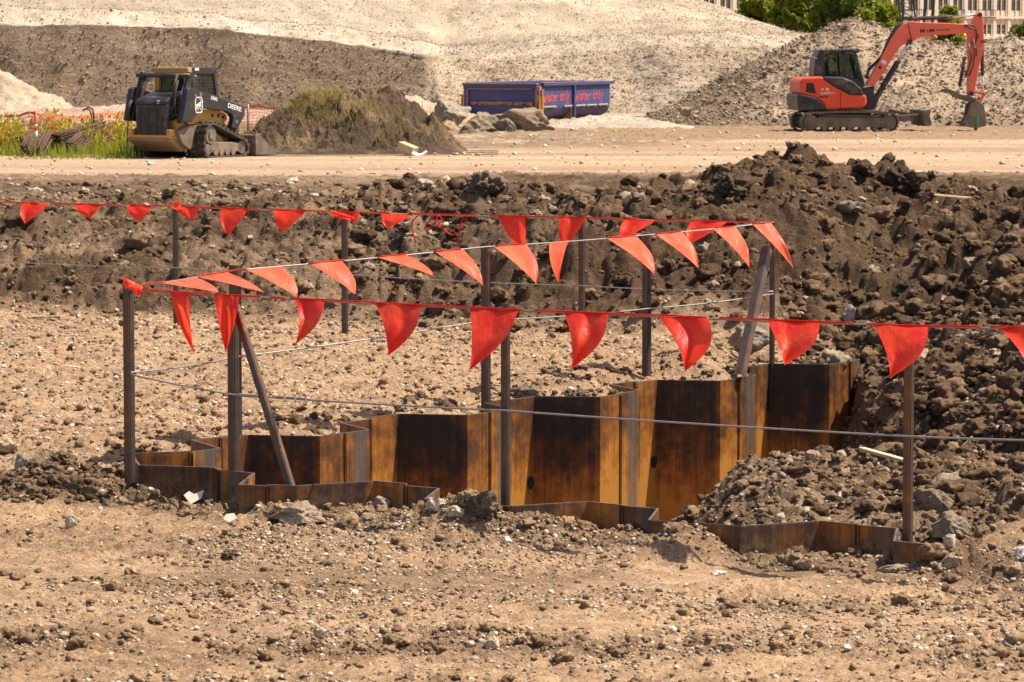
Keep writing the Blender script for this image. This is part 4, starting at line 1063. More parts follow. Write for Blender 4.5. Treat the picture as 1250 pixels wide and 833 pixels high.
rock(1246, 684, 26, 22, WH, 'large pale rock at the right edge above another', seed=18)
rock(1241, 706, 20, 28, PALE, 'pale upright rock at the right edge, lower one', seed=19)
rock(991, 565, 22, 20, TAN, 'round tan rock on the mound before the last dark panel', Y=22.4, seed=20, zoff=1)
rock(872, 583, 28, 18, TAN, 'flat tan rock at the foot of the fourth dark panel', Y=22.6, seed=21, zoff=1)
rock(1024, 612, 12, 15, PALE, 'small upright pale stone on the mound face', seed=22, Y=19.6)
rock(1140, 630, 56, 46, (.22, .17, .125), 'tilted dark slab on the soil right of the right front post', Y=19.3, seed=23, depth=.5, zoff=1)
rock(1158, 655, 52, 40, (.27, .215, .16), 'large brown boulder below the tilted dark slab', Y=18.5, seed=24)
rock(918, 425, 60, 34, (.27, .23, .19), 'grey boulder on the dark soil between the brace and the corner post', Y=29.4, seed=25, zoff=1)
rock(1036, 398, 22, 34, (.36, .32, .27), 'upright grey stone on the dark slope behind the last front flag', Y=30.2, seed=26, zoff=1)
rock(1078, 388, 20, 9, (.55, .50, .42), 'small white flake on the dark slope above the front string', Y=30.4, seed=27, zoff=1)
rock(1152, 372, 20, 14, (.32, .26, .19), 'brown stone on the dark slope near the right', Y=29.6, seed=28, zoff=1)
rock(590, 238, 60, 38, (.18, .14, .10), 'large clod block on the crest of the dark soil near the middle', Y=34.2, seed=29, zoff=1, clod=True, kind='soil_clod')
rock(1100, 236, 70, 52, (.075, .053, .037), 'big dark clod on the soil crest below the digger bucket', Y=31.8, seed=30, zoff=1, clod=True, kind='soil_clod')
rock(895, 240, 60, 38, (.10, .072, .05), 'dark clod block on the soil crest left of the excavator', Y=32.5, seed=31, zoff=1, clod=True, kind='soil_clod')
rock(705, 488, 36, 18, (.16, .12, .085), 'dark pointed clod behind the third dark panel', Y=24.9, seed=32, clod=True, kind='soil_clod', zoff=1)
rock(645, 487, 44, 22, (.20, .15, .11), 'brown slab shaped clod behind the middle post', Y=25.2, seed=33, zoff=1)
rock(985, 646, 12, 16, WH, 'small white stone behind the right front pile', seed=34, Y=18.55, zoff=1)
rock(600, 792, 22, 20, PALE, 'pale round stone in the rubble band near the lower edge, left of centre', seed=35)
rock(390, 778, 20, 18, PALE, 'pale stone at the lower left in the crumbled band', seed=36)
rock(885, 795, 26, 16, TAN, 'long tan stone near the lower edge at right of centre', seed=37)
# pale shards of sheeting in the dirt
def shard(pts, Y, label, col='cream'):
    yb_ = max(b for a, b in pts); q = [pix(a, b, Y) for a, b in pts]
    for p, (a, b) in zip(q, pts): p.y += (yb_ - b) * .006; p.z += (yb_ - b) * .0003 - .012
    c = sum(q, Vector()) / len(q)
    n = (q[1] - q[0]).cross(q[2] - q[0]).normalized() * .004
    k = len(q); vs = q + [p + n for p in q]; fs = [tuple(range(k - 1, -1, -1)), tuple(range(k, 2 * k))] + [(i, (i + 1) % k, (i + 1) % k + k, i + k) for i in range(k)]
    return ob('white_shard', MB().add(vs, fs), M[col], None, label, 'shard')
shard([(223, 604), (229, 600), (236, 603), (247, 599), (245, 607), (233, 613)], 19.95, 'white jagged shard at the foot of the left front pile face')
shard([(272, 632), (275, 627), (285, 626), (289, 631), (280, 635)], 19.55, 'white flat shard on the dirt just below the left front piles')
# ------------------------------------------------------------------ lettering
def text_mesh(body, size, extrude=.003, offset=0.0, sx=1.0, shear=0.0):
    cu = bpy.data.curves.new('lettering', 'FONT'); cu.body = body; cu.size = size; cu.extrude = extrude; cu.offset = offset; cu.shear = shear
    o = bpy.data.objects.new('lettering', cu); COL.objects.link(o); bpy.context.view_layer.update()
    me = bpy.data.meshes.new_from_object(o.evaluated_get(bpy.context.evaluated_depsgraph_get())); bpy.data.objects.remove(o); bpy.data.curves.remove(cu)
    me.materials.clear(); me.transform(Matrix.Diagonal((sx, 1, 1, 1))); return me
def lettering(body, size, mat, parent, loc, ax, up, name='lettering', **kw):
    me = text_mesh(body, size, **kw); o = link(name, me, mat, parent)
    ax = Vector(ax).normalized(); up = Vector(up); up = (up - ax * up.dot(ax)).normalized(); n = ax.cross(up)
    o.matrix_local = Matrix.Translation(Vector(loc)) @ Matrix((ax, up, n)).transposed().to_4x4(); return o
def track(path, y0, y1, parent, pitch=.115, th=.035, lug=.035, mat='rubber', split=0):
    """closed belt along (x, z) path with tread lugs"""
    P = [Vector((a, b)) for a, b in path]; P.append(P[0]); pts = []; acc = 0.0; step = pitch / 2
    L = sum((b - a).length for a, b in zip(P[:-1], P[1:])); n = int(L / pitch) * 2; step = L / n; want = 0.0
    for a, b in zip(P[:-1], P[1:]):
        l = (b - a).length
        while want < acc + l - 1e-6 and len(pts) < n:
            pts.append(a.lerp(b, (want - acc) / l)); want += step
        acc += l
    c = sum(pts, Vector((0, 0))) / len(pts); mb = MB(); n = len(pts); ins = []
    for i in range(n):
        t = (pts[(i + 1) % n] - pts[i - 1]).normalized(); nn = Vector((t.y, -t.x))
        if nn.dot(pts[i] - c) < 0: nn = -nn
        ins.append(nn)
    vs = []
    for i in range(n):
        o_, i_ = pts[i], pts[i] - ins[i] * th
        vs += [(o_.x, y0, o_.y), (o_.x, y1, o_.y), (i_.x, y1, i_.y), (i_.x, y0, i_.y)]
    fs = [(4 * i + k, 4 * i + (k + 1) % 4, 4 * ((i + 1) % n) + (k + 1) % 4, 4 * ((i + 1) % n) + k) for i in range(n) for k in range(4)]
    mb.add(vs, fs)
    for i in range(0, n, 2):
        a, b = pts[i], pts[(i + 1) % n]; na, nb = ins[i] * lug, ins[(i + 1) % n] * lug
        spans = [(y0, y1)] if not split else [(y0, y0 + (y1 - y0) * .46), (y0 + (y1 - y0) * .54, y1)]
        for q, (ya, yb) in enumerate(spans):
            sh = (b - a) * (.9 * q * split)
            A, B = a + sh * .5, b + sh * .5
            lo = [(A.x, ya, A.y), (A.x, yb, A.y), (B.x, yb, B.y), (B.x, ya, B.y)]
            A2, B2 = A + na, B + nb
            hi = [(A2.x, ya, A2.y), (A2.x, yb, A2.y), (B2.x, yb, B2.y), (B2.x, ya, B2.y)]
            mb.add(lo + hi, [(0, 1, 2, 3), (4, 7, 6, 5), (0, 4, 5, 1), (1, 5, 6, 2), (2, 6, 7, 3), (3, 7, 4, 0)])
    return ob('track', mb, M[mat], parent)
def arc(cx, cz, r, a0, a1, n):
    return [(cx + r * math.cos(R(a0 + (a1 - a0) * i / n)), cz + r * math.sin(R(a0 + (a1 - a0) * i / n))) for i in range(n + 1)]

# ------------------------------------------------------------------ excavator
ex, ey = (1029.2 - CX) / F * 104.5, 104.5
EX = empty('tracked_excavator', (ex, ey, gz(ex, ey) + .0), R(4.5), 'orange red tracked excavator with black cab, arched boom and clamped bucket before the rubble heap', 'excavator')
def e(zx, zy): return ((zx - 330) / 170.8, (668 - zy) / 170.8)
def ep(l): return [e(a, b) for a, b in l]
for y0, y1 in ((-1.12, -.68), (.68, 1.12)):
    tk = track(arc(1.16, .285, .285, -90, 90, 10) + [(0, .60)] + arc(-1.16, .285, .285, 90, 270, 10), y0, y1, EX, .10, .03, .028, 'dusty')
    yc = (y0 + y1) / 2
    ob('track_frame', MB().prism([(-1.0, .14), (1.02, .14), (1.08, .42), (-.95, .45)], y0 + .05, y1 - .05).prism([(-.8, .45), (.9, .43), (.9, .5), (-.8, .52)], y0 + .1, y1 - .1), M['dusty'], EX, bevel=.02)
    for x in (-1.16, 1.16):
        ob('sprocket' if x < 0 else 'idler', MB().cyl((x, y0 + .03, .285), (x, y1 - .03, .285), .22, 20).cyl((x, y0 - .005, .285), (x, y1 + .005, .285), .12, 14), M['dusty'], EX)
    for x in (-.75, -.38, 0, .38, .75):
        ob('roller', MB().cyl((x, y0 + .04, .11), (x, y1 - .04, .11), .08, 12), M['dusty'], EX)
ob('undercarriage', MB().box((0, 0, .42), (1.4, 1.4, .28)).cyl((0, 0, .5), (0, 0, .68), .5, 24), M['dkgrey'], EX)
# blade
bl = ob('dozer_blade', MB().prism(ep([(705, 560), (742, 553), (735, 590), (750, 632), (715, 640), (705, 600)]), -1.1, 1.1), M['dusty'], EX, bevel=.01)
for y0 in (-.62, .48): ob('blade_arm', MB().prism(ep([(560, 590), (712, 578), (712, 612), (560, 618)]), y0, y0 + .14), M['dusty'], EX, bevel=.01)
ob('blade_cylinder', MB().cyl((1.35, 0, .62), (2.2, 0, .45), .05, 10), M['dusty'], EX)
# house
body = [(80, 475), (77, 412), (95, 394), (192, 390), (200, 404), (250, 438), (330, 480), (414, 482), (418, 528), (402, 545), (212, 556), (196, 522), (152, 492)]
bo = ob('engine_housing', MB().prism(ep(body), -1.0, .98), M['orange'], EX, bevel=.05)
ob('panel_seam', MB().prism(ep([(281, 470), (284, 470), (285, 552), (282, 552)]), -1.006, -.99), M['blackmark'], bo)
hd = ob('side_hood', MB().prism(ep([(190, 391), (290, 392), (348, 414), (385, 446), (404, 481), (335, 481), (255, 441), (204, 406)]), -1.012, -.12), M['black'], EX, bevel=.04)
ob('counterweight', MB().prism(ep([(62, 481), (74, 475), (152, 491), (197, 521), (210, 557), (78, 562), (66, 540)]), -1.03, 1.0), M['black'], EX, bevel=.04)
ob('counterweight_vent', MB().prism(ep([(88, 500), (118, 502), (150, 520), (92, 522)]), -1.036, -1.02), M['blackmark'], EX)
ob('air_grille', MB().prism(ep([(110, 422), (144, 422), (160, 476), (106, 468)]), -1.006, -.98), M['blackmark'], EX)
ob('turntable_skirt', MB().prism(ep([(205, 557), (405, 545), (420, 556), (385, 567), (225, 570)]), -.9, .9), M['black'], EX)
ob('tail_lamp', MB().prism(ep([(82, 412), (90, 408), (90, 425), (82, 428)]), -1.005, -.9), M['lampred'], EX)
# cab
cb = MB()
cb.prism(ep([(172, 390), (180, 300), (202, 262), (229, 262), (226, 300), (232, 390)]), -.10, .92)   # rear wall is solid
side = [[(229, 262), (388, 260), (388, 274), (229, 274)], [(318, 274), (327, 274), (336, 392), (326, 392)], [(374, 274), (388, 262), (436, 440), (418, 440)], [(232, 388), (330, 388), (420, 410), (428, 448), (232, 440)]]
for y0, y1 in ((-.10, -.03), (.85, .92)):
    for s_ in side: cb.prism(ep(s_), y0, y1)
cabo = ob('cab_frame', cb, M['black'], EX, bevel=.012)
ob('cab_roof', MB().prism(ep([(196, 266), (205, 254), (375, 252), (394, 262), (394, 272), (205, 274)]), -.14, .96), M['black'], EX, bevel=.03)
ob('side_window', MB().prism(ep([(229, 274), (318, 274), (326, 390), (232, 390)]), -.06, -.045), M['cabglass'], EX)
ob('side_window', MB().prism(ep([(327, 274), (375, 274), (419, 412), (336, 394)]), -.06, -.045), M['cabglass'], EX)
ob('side_window', MB().prism(ep([(229, 274), (375, 274), (419, 412), (232, 390)]), .88, .895), M['cabglass'], EX)
ob('windscreen', MB().prism(ep([(385, 266), (390, 266), (436, 440), (431, 440)]), -.03, .85), M['cabglass'], EX)
ob('seat', MB().prism(ep([(232, 395), (236, 320), (246, 310), (256, 330), (262, 378), (300, 380), (300, 400)]), .2, .7), M['black'], EX, bevel=.03)
ob('mirror', MB().cyl((.0, -.28, 0), (.0, -.24, 0), .001, 6).tube([(e(388, 280)[0], -.10, e(388, 280)[1]), (e(345, 270)[0], -.28, e(345, 270)[1])], .012, 6).prism(ep([(325, 275), (340, 265), (350, 278), (348, 300), (335, 304), (326, 296)]), -.32, -.27), M['black'], EX)
for y0 in (.1, .7): ob('work_lamp', MB().box((e(398, 260)[0], y0, e(0, 262)[1]), (.12, .16, .12)), M['black'], EX, bevel=.02)
ob('handrail', MB().tube([(e(184, 300)[0], -.2, e(0, 300)[1]), (e(150, 290)[0], -.5, e(0, 292)[1]), (e(105, 293)[0], -.6, e(0, 296)[1])], .02, 6).prism(ep([(95, 292), (128, 284), (136, 298), (104, 306)]), -.66, -.58), M['dusty'], EX)
# boom foot and boom
ob('boom_swing_post', MB().prism(ep([(415, 450), (480, 440), (478, 470), (494, 545), (440, 552), (418, 520)]), -.22, .16).cyl((e(455, 0)[0], -.03, e(0, 560)[1]), (e(455, 0)[0], -.03, e(0, 520)[1]), .2, 14), M['dkgrey'], EX, bevel=.02)
boom = ob('boom', MB().prism(ep([(441, 432), (448, 415), (480, 360), (560, 205), (600, 150), (634, 122), (668, 110), (700, 116), (860, 121), (935, 126), (975, 138), (1000, 150), (998, 168), (965, 172), (860, 178), (740, 187), (700, 198), (672, 216), (640, 222), (612, 240), (590, 270), (520, 385), (478, 440)]), -.19, .13), M['boomred'], EX, bevel=.02)
ob('boom_pin', MB().cyl((e(660, 215)[0], -.24, e(660, 215)[1]), (e(660, 215)[0], .18, e(660, 215)[1]), .075, 14), M['black'], boom)
ob('reflector', MB().prism(ep([(512, 318), (522, 302), (544, 318), (534, 334)]), -.196, -.18), M['white'], boom)
ob('boom_hole', MB().cyl((e(508, 345)[0], -.196, e(508, 345)[1]), (e(508, 345)[0], -.18, e(508, 345)[1]), .05, 12), M['blackmark'], boom)
h = [(445, 410), (455, 365), (520, 300), (565, 200), (590, 155), (650, 118)]
ob('hydraulic_hose', MB().tube([(e(*q)[0], -.14, e(*q)[1] + .035) for q in h], .028, 7).tube([(e(*q)[0] - .03, -.06, e(*q)[1] + .06) for q in h], .024, 7).tube([(e(650, 110)[0], -.2, e(0, 112)[1]), (e(655, 150)[0], -.2, e(0, 150)[1]), (e(668, 210)[0], -.21, e(0, 205)[1])], .012, 5), M['black'], EX, smooth=True)
def ram(a, b, c, r0, r1, y, name):
    A, B, Cc = e(*a), e(*b), e(*c)
    o = ob(name, MB().cyl((A[0], y, A[1]), (B[0], y, B[1]), r0, 12).cyl((A[0], y - .06, A[1]), (A[0], y + .06, A[1]), r0 * 1.2, 12), M['black'], EX, smooth=False)
    ob('ram_rod', MB().cyl((B[0], y, B[1]), (Cc[0], y, Cc[1]), r1, 10), M['chrome'], o, smooth=True)
ram((488, 512), (604, 316), (657, 222), .085, .038, -.03, 'boom_cylinder')
ram((664, 100), (880, 90), (1012, 77), .062, .034, -.03, 'arm_cylinder')
arm = ob('dipper_arm', MB().prism(ep([(975, 130), (990, 95), (1003, 74), (1018, 66), (1034, 76), (1040, 130), (1043, 215), (1036, 260), (1005, 425), (996, 490), (966, 490), (962, 420), (966, 310), (960, 230), (958, 165)]), -.15, .09), M['boomred'], EX, bevel=.02)
ob('arm_pin', MB().cyl((e(1019, 0)[0], -.2, e(0, 78)[1]), (e(1019, 0)[0], .14, e(0, 78)[1]), .065, 14).cyl((e(1036, 0)[0], -.2, e(0, 214)[1]), (e(1036, 0)[0], .14, e(0, 214)[1]), .055, 12).cyl((e(978, 0)[0], -.2, e(0, 478)[1]), (e(978, 0)[0], .14, e(0, 478)[1]), .07, 12), M['black'], arm)
ram((1036, 215), (1041, 385), (1046, 474), .055, .03, -.03, 'bucket_cylinder')
ram((946, 300), (924, 438), (917, 478), .05, .028, -.03, 'thumb_cylinder')
hs = [[(935, 132), (985, 130), (1003, 160), (1000, 200), (985, 230), (975, 215)], [(940, 140), (992, 150), (1010, 190), (995, 225), (984, 205)], [(985, 200), (992, 270), (985, 340), (965, 385), (952, 380)], [(960, 225), (975, 300), (955, 360), (940, 400)], [(975, 240), (1000, 250), (998, 290)]]
mb = MB()
for i, q in enumerate(hs): mb.tube([(e(*p)[0], -.20 - .02 * i, e(*p)[1]) for p in q], .021, 6)
ob('arm_hose', mb, M['black'], EX, smooth=True)
ob('bucket_link', MB().prism(ep([(985, 462), (1052, 474), (1050, 486), (985, 474)]), -.16, -.10).prism(ep([(1038, 478), (1052, 480), (1030, 528), (1016, 522)]), -.16, -.10).prism(ep([(985, 462), (1052, 474), (1050, 486), (985, 474)]), .04, .1), M['boomred'], EX)
ob('thumb', MB().prism(ep([(815, 472), (835, 456), (868, 454), (900, 470), (930, 483), (968, 487), (1006, 505), (1008, 524), (975, 522), (930, 508), (895, 498), (868, 474), (845, 468)]), -.13, .07), M['dusty'], EX, bevel=.015)
bk = MB()
prof = [(968, 530), (1004, 512), (1035, 535), (1046, 580), (1050, 640), (1000, 652), (932, 640), (958, 600)]
bk.prism(ep(prof), -.42, -.36).prism(ep(prof), .30, .36)
bk.prism(ep([(1004, 512), (1035, 535), (1046, 580), (1050, 640), (1000, 652), (996, 645), (1040, 632), (1036, 582), (1026, 545), (1002, 522)]), -.36, .30)
bko = ob('bucket', bk, M['steel'], EX, bevel=.01)
mb = MB()
for y in (-.38, -.2, -.03, .14, .3): mb.prism(ep([(932, 638), (960, 646), (890, 640)]), y - .03, y + .03)
ob('bucket_tooth', mb, M['dusty'], bko)
ob('bucket_lip', MB().prism(ep([(966, 534), (974, 540), (944, 620), (915, 636), (930, 618), (955, 575)]), -.46, -.40), M['dusty'], bko)
lettering('M', .155, M['blackmark'], boom, (*(lambda p: (p[0], -.1935, p[1]))(e(711, 170)),), (1, 0, .035), (0, 0, 1), offset=.0015, sx=1.3)
lettering('\u0454', .135, M['blackmark'], boom, (*(lambda p: (p[0], -.1935, p[1]))(e(744, 168)),), (1, 0, .035), (0, 0, 1), offset=.001, sx=1.2)
lettering('M', .155, M['blackmark'], boom, (*(lambda p: (p[0], -.1935, p[1]))(e(760, 168)),), (1, 0, .035), (0, 0, 1), offset=.0015, sx=1.3)
lettering('EXCAVATING', .058, M['blackmark'], boom, (*(lambda p: (p[0], -.1935, p[1]))(e(793, 160)),), (1, 0, .035), (0, 0, 1), offset=.001, sx=1.15)
lettering('KX080-4', .105, M['white'], bo, (*(lambda p: (p[0], -1.0045, p[1]))(e(180, 480)),), (1, 0, .03), (0, 0, 1), offset=.001, sx=1.05, shear=.2)
lettering('M\u0454M', .10, M['blackmark'], bo, (*(lambda p: (p[0], -1.0045, p[1]))(e(174, 497)),), (1, 0, .03), (0, 0, 1), offset=.001, sx=1.25)
ob('badge', MB().prism(ep([(182, 455), (194, 448), (196, 458)]), -1.006, -.99).prism(ep([(206, 456), (212, 446), (224, 452), (222, 460)]), -1.006, -.99), M['white'], bo)
# green tube standing in front of the bucket
gx, gy = (950 + 1001 / 4.1667 - CX) / F * 103.4, 103.4
ob('green_tube', MB().tube([(gx, gy, gz(gx, gy) - .02), (gx, gy, gz(gx, gy) + .3), (gx, gy, gz(gx, gy) + .40), (gx, gy, gz(gx, gy) + .41)], [.05, .06, .075, .08], 12), M['green'], None, 'green plastic tube standing in front of the excavator bucket', 'tube', smooth=True)

# ------------------------------------------------------------------ compact track loader, seen from behind on the right
a = R(90 - 32)
lx, ly = (140 + 660 / 5.947 - CX) / F * 79.2, 79.2
# local origin: outer rear of right track; x forward, y left
LD = empty('track_loader', (lx, ly, gz(lx, ly)), a, 'black and yellow compact track loader parked with its rear grille towards the viewer', 'loader')
tp = [(.14, 0), (1.5, 0), (1.62, .07), (1.68, .2), (1.62, .34), (1.5, .42), (1.0, .58), (.48, .76), (.34, .80), (.18, .77), (.06, .66), (-.01, .45), (-.02, .2), (.04, .06)]
for y0 in (0.0, 1.6):
    y1 = y0 + .42
    track(tp, y0, y1, LD, .15, .045, .035, 'rubber', split=1)
    ob('track_frame', MB().prism([(.2, .12), (1.45, .12), (1.45, .30), (1.1, .34), (.3, .36)], y0 + .05, y1 - .05).prism([(.35, .36), (.9, .33), (.75, .48), (.5, .6)], y0 + .12, y1 - .12), M['dusty'], LD, bevel=.02)
    ob('drive_sprocket', MB().cyl((.28, y0 + .04, .52), (.28, y1 - .04, .52), .2, 16).cyl((.28, y0 + .01, .52), (.28, y1 - .01, .52), .1, 12), M['dusty'], LD)
    ob('idler', MB().cyl((1.46, y0 + .05, .22), (1.46, y1 - .05, .22), .15, 16), M['dusty'], LD)
    ob('idler', MB().cyl((.16, y0 + .05, .19), (.16, y1 - .05, .19), .13, 16), M['dusty'], LD)
    for x in (.45, .67, .89, 1.11): ob('roller', MB().cyl((x, y0 + .03, .13), (x, y1 - .03, .13), .085, 12), M['dusty'], LD)
cy0, cy1 = .52, 1.50     # chassis width
ob('chassis', MB().prism([(-.45, .42), (1.5, .3), (1.55, .6), (1.35, .78), (.2, .95), (-.45, .85)], .46, 1.56), M['yellow'], LD, bevel=.03)
ob('side_plate', MB().prism([(-.15, .76), (1.1, .72), (1.32, .84), (1.3, .98), (.9, 1.08), (.2, 1.1), (-.2, .92)], .36, .46), M['yellow'], LD, bevel=.02)
mb = MB()
for x, z in ((.75, .95), (.98, .94), (1.15, .9)): mb.cyl((x, .352, z), (x, .37, z), .045, 10)
ob('plate_hole', mb, M['blackmark'], LD)
# rear door with grille and hood
rd = ob('rear_door', MB().box((-.60, 1.005, .81), (.16, .88, .82)), M['dkgrey'], LD, bevel=.03)
gm = MB()
for i in range(22): gm.box((-.686, 1.03, .52 + i * .029), (.014, .70, .016))
for y in (.84, 1.08, 1.3): gm.box((-.692, y, .83), (.012, .022, .66))
ob('grille', gm, M['blackmark'], rd); ob('grille_backing', MB().box((-.684, 1.03, .84), (.008, .72, .68)), M['black'], rd)
ob('rear_lamp', MB().box((-.684, .60, .78), (.012, .035, .09)), M['lampred'], rd)
ob('warning_label', MB().box((-.682, .80, 1.27), (.012, .075, .075)), M['white'], LD)
ob('engine_hood', MB().prism([(-.68, 1.21), (-.70, 1.28), (-.60, 1.36), (.05, 1.52), (.30, 1.52), (.30, 1.0), (-.52, .9), (-.52, 1.21)], .56, 1.46), M['dkgrey'], LD, bevel=.05)
ob('hood_catch', MB().box((-.70, 1.02, 1.27), (.05, .2, .07)), M['black'], LD, bevel=.02)
ob('rear_bumper', MB().prism([(-.74, .40), (-.74, .48), (-.55, .52), (-.3, .5), (-.15, .17), (-.3, .15), (-.68, .36)], .42, 1.62), M['bumper'], LD, bevel=.015)
ob('bumper_ledge', MB().box((-.66, 1.02, .50), (.18, 1.22, .06)).box((-.6, .47, .56), (.28, .12, .2)).box((-.6, 1.55, .56), (.28, .12, .2)), M['yellow'], LD, bevel=.015)
ob('blue_tag', MB().box((-.745, .5, .58), (.008, .05, .05)), paint('blue_tag', (.06, .3, .5), .5, 0, 0), LD)
ob('bumper_dust_plate', MB().prism([(-.6, .62), (-.25, .72), (.1, .74), (.1, .3), (-.18, .2), (-.45, .35)], .30, .42), M['dusty'], LD, bevel=.01)
ob('axle_housing', MB().box((.2, 1.0, .35), (.5, 1.3, .25)), M['black'], LD)
# cab
ob('cab_rear_frame', MB().box((.16, .62, 1.70), (.10, .12, .52)).box((.16, 1.45, 1.68), (.10, .12, .50)).box((.17, 1.03, 1.975), (.16, .98, .13)).box((.2, .6, 1.35), (.2, .1, .3)), M['yellow'], LD, bevel=.02)
cb = MB().box((.72, 1.03, 2.005), (1.0, .98, .07)).box((.30, .57, 1.65), (.10, .06, .66)).prism([(1.02, 2.0), (1.14, 2.0), (1.26, 1.35), (1.16, 1.35)], .54, .60).prism([(1.02, 2.0), (1.14, 2.0), (1.26, 1.35), (1.16, 1.35)], 1.46, 1.52).box((.30, 1.49, 1.65), (.10, .06, .66)).box((.74, .57, 1.93), (.9, .06, .1)).box((.78, .57, 1.33), (1.0, .06, .14)).box((.78, 1.49, 1.33), (1.0, .06, .14))
ob('cab_frame', cb, M['dkgrey'], LD, bevel=.015)
sw = MB()
for i in range(9): sw.box((.40 + i * .085, .572, 1.64), (.014, .014, .56))
for i in range(7): sw.box((.74, .568, 1.42 + i * .075), (.74, .012, .012))
ob('window_guard', sw, M['black'], LD)
ob('side_window', MB().prism([(.35, 1.40), (1.17, 1.40), (1.05, 1.90), (.35, 1.90)], .585, .592), M['cabglass'], LD)
ob('side_window', MB().prism([(.35, 1.40), (1.17, 1.40), (1.05, 1.90), (.35, 1.90)], 1.488, 1.495), M['cabglass'], LD)
ob('rear_window', MB().box((.2, 1.03, 1.70), (.012, .72, .46)), M['cabglass'], LD)
ob('seat', MB().prism([(.4, 1.2), (.38, 1.72), (.46, 1.78), (.54, 1.3), (.9, 1.28), (.9, 1.2)], .78, 1.25), M['black'], LD, bevel=.04)
ob('roof_lamp', MB().box((.42, .56, 2.00), (.14, .05, .06)), M['white'], LD); ob('roof_lamp', MB().box((1.16, .62, 1.98), (.08, .1, .1)), M['white'], LD)
ob('window_sticker', MB().box((.40, .558, 1.86), (.07, .006, .06)), paint('mint_sticker', (.1, .5, .36), .5, 0, 0), LD)
# lift arms
armp = [(-.42, 1.57), (-.3, 1.60), (.0, 1.53), (1.66, 1.17), (1.74, 1.08), (1.73, .93), (1.45, .63), (1.22, .66), (1.30, .88), (1.22, .97), (1.05, 1.03), (.25, 1.12), (-.02, 1.05), (-.18, .90), (-.28, .82), (-.62, .84)]
for y0, y1 in ((.16, .30), (1.72, 1.86)):
    am = ob('lift_arm', MB().prism(armp, y0, y1), M['dkgrey'], LD, bevel=.02)
    mb = MB()
    for x, z in ((-.14, 1.40), (.05, 1.44), (1.4, .80)): mb.cyl((x, y0 - .012, z), (x, y1 + .012, z), .045, 12)
    ob('arm_pin', mb, M['dusty'], am)
    yy = y0 + .26 if y0 < 1 else y0 - .12
    ob('lift_cylinder', MB().cyl((-.42, yy, .80), (-.30, yy, 1.32), .05, 12), M['black'], LD)
    ob('lift_rod', MB().tube([(-.30, yy, 1.32), (-.2, yy, 1.56), (-.1, yy, 1.72), (-.05, yy, 1.88)], [.035, .055, .05, .06], 10), M['chrome'] if y0 < 1 else M['dkgrey'], LD)
    ob('arm_tower', MB().prism([(-.55, .84), (-.30, .84), (-.12, 1.5), (-.02, 1.92), (-.16, 1.95), (-.34, 1.5)], y1 + .005 if y0 < 1 else y0 - .085, y1 + .085 if y0 < 1 else y0 - .005), M['dkgrey'], LD, bevel=.015)
    if y0 < 1:
        lettering('DEERE', .15, M['white'], am, (1.06, y0 - .004, 1.13), (1, 0, -.21), (0, 0, 1), offset=.0015, sx=1.25)
        lettering('333G', .105, M['white'], am, (.42, y0 - .004, 1.33), (1, 0, -.21), (0, 0, 1), offset=.002, sx=1.1)
        # emblem: rounded shield with a leaping deer
        cx, cz = -.02, 1.20
        loop = [(-.13, .1), (-.09, .17), (.09, .17), (.13, .1), (.13, -.1), (.09, -.17), (-.09, -.17), (-.13, -.1), (-.13, .1)]
        mb = MB().ribbon([(cx + p[0], y0 - .002, cz + p[1]) for p in loop], .022, (0, -1, 0))
        for st, w in (([(-.08, -.02), (.0, .01), (.05, .03)], .06), ([(.05, .03), (.08, .09)], .035), ([(.07, .08), (.11, .07)], .03), ([(.075, .09), (.04, .13)], .016), ([(-.08, -.02), (-.1, -.09)], .026), ([(-.06, -.03), (-.03, -.11)], .024), ([(.04, .01), (.09, -.04)], .022), ([(.0, -.02), (.06, -.10)], .022)):
            mb.ribbon([(cx + p[0], y0 - .002, cz + p[1]) for p in st], w, (0, -1, 0), .007)
        ob('emblem', mb, M['white'], am)
ob('cross_tube', MB().tube([(-.20, .27, 1.86), (-.20, 1.77, 1.86)], .05, 10), M['dkgrey'], LD, smooth=True)
ob('hydraulic_hose', MB().tube([(-.35, .5, 1.75), (-.45, .5, 1.5), (-.5, .48, 1.2), (-.35, .5, 1.0)], .03, 8).tube([(-.3, .54, 1.9), (-.42, .56, 1.6), (-.47, .53, 1.3)], .026, 8).tube([(-.5, 1.7, 1.3), (-.62, 1.72, 1.1), (-.55, 1.7, .85)], .035, 8), M['rubber'], LD, smooth=True)
ob('rear_stay', MB().tube([(-.55, 1.76, .9), (-.62, 1.76, .1)], .018, 6), M['dusty'], LD)
ob('coupler', MB().box((1.75, 1.0, .45), (.12, 1.2, .5)), M['dkgrey'], LD)
bkp = [(1.85, .05), (1.83, .48), (1.95, .52), (1.97, .12), (2.55, .03), (2.7, 0), (2.0, 0)]
bk = MB().prism([(1.85, .02), (1.83, .48), (1.87, .5), (1.9, .08), (2.7, .03), (2.7, 0)], -.06, 2.08)
for y in (-.065, 2.05): bk.prism([(1.85, .03), (1.83, .5), (1.98, .52), (2.62, .05), (2.62, .01)], y, y + .03)
ob('bucket', bk, M['steel'], LD, bevel=.01)

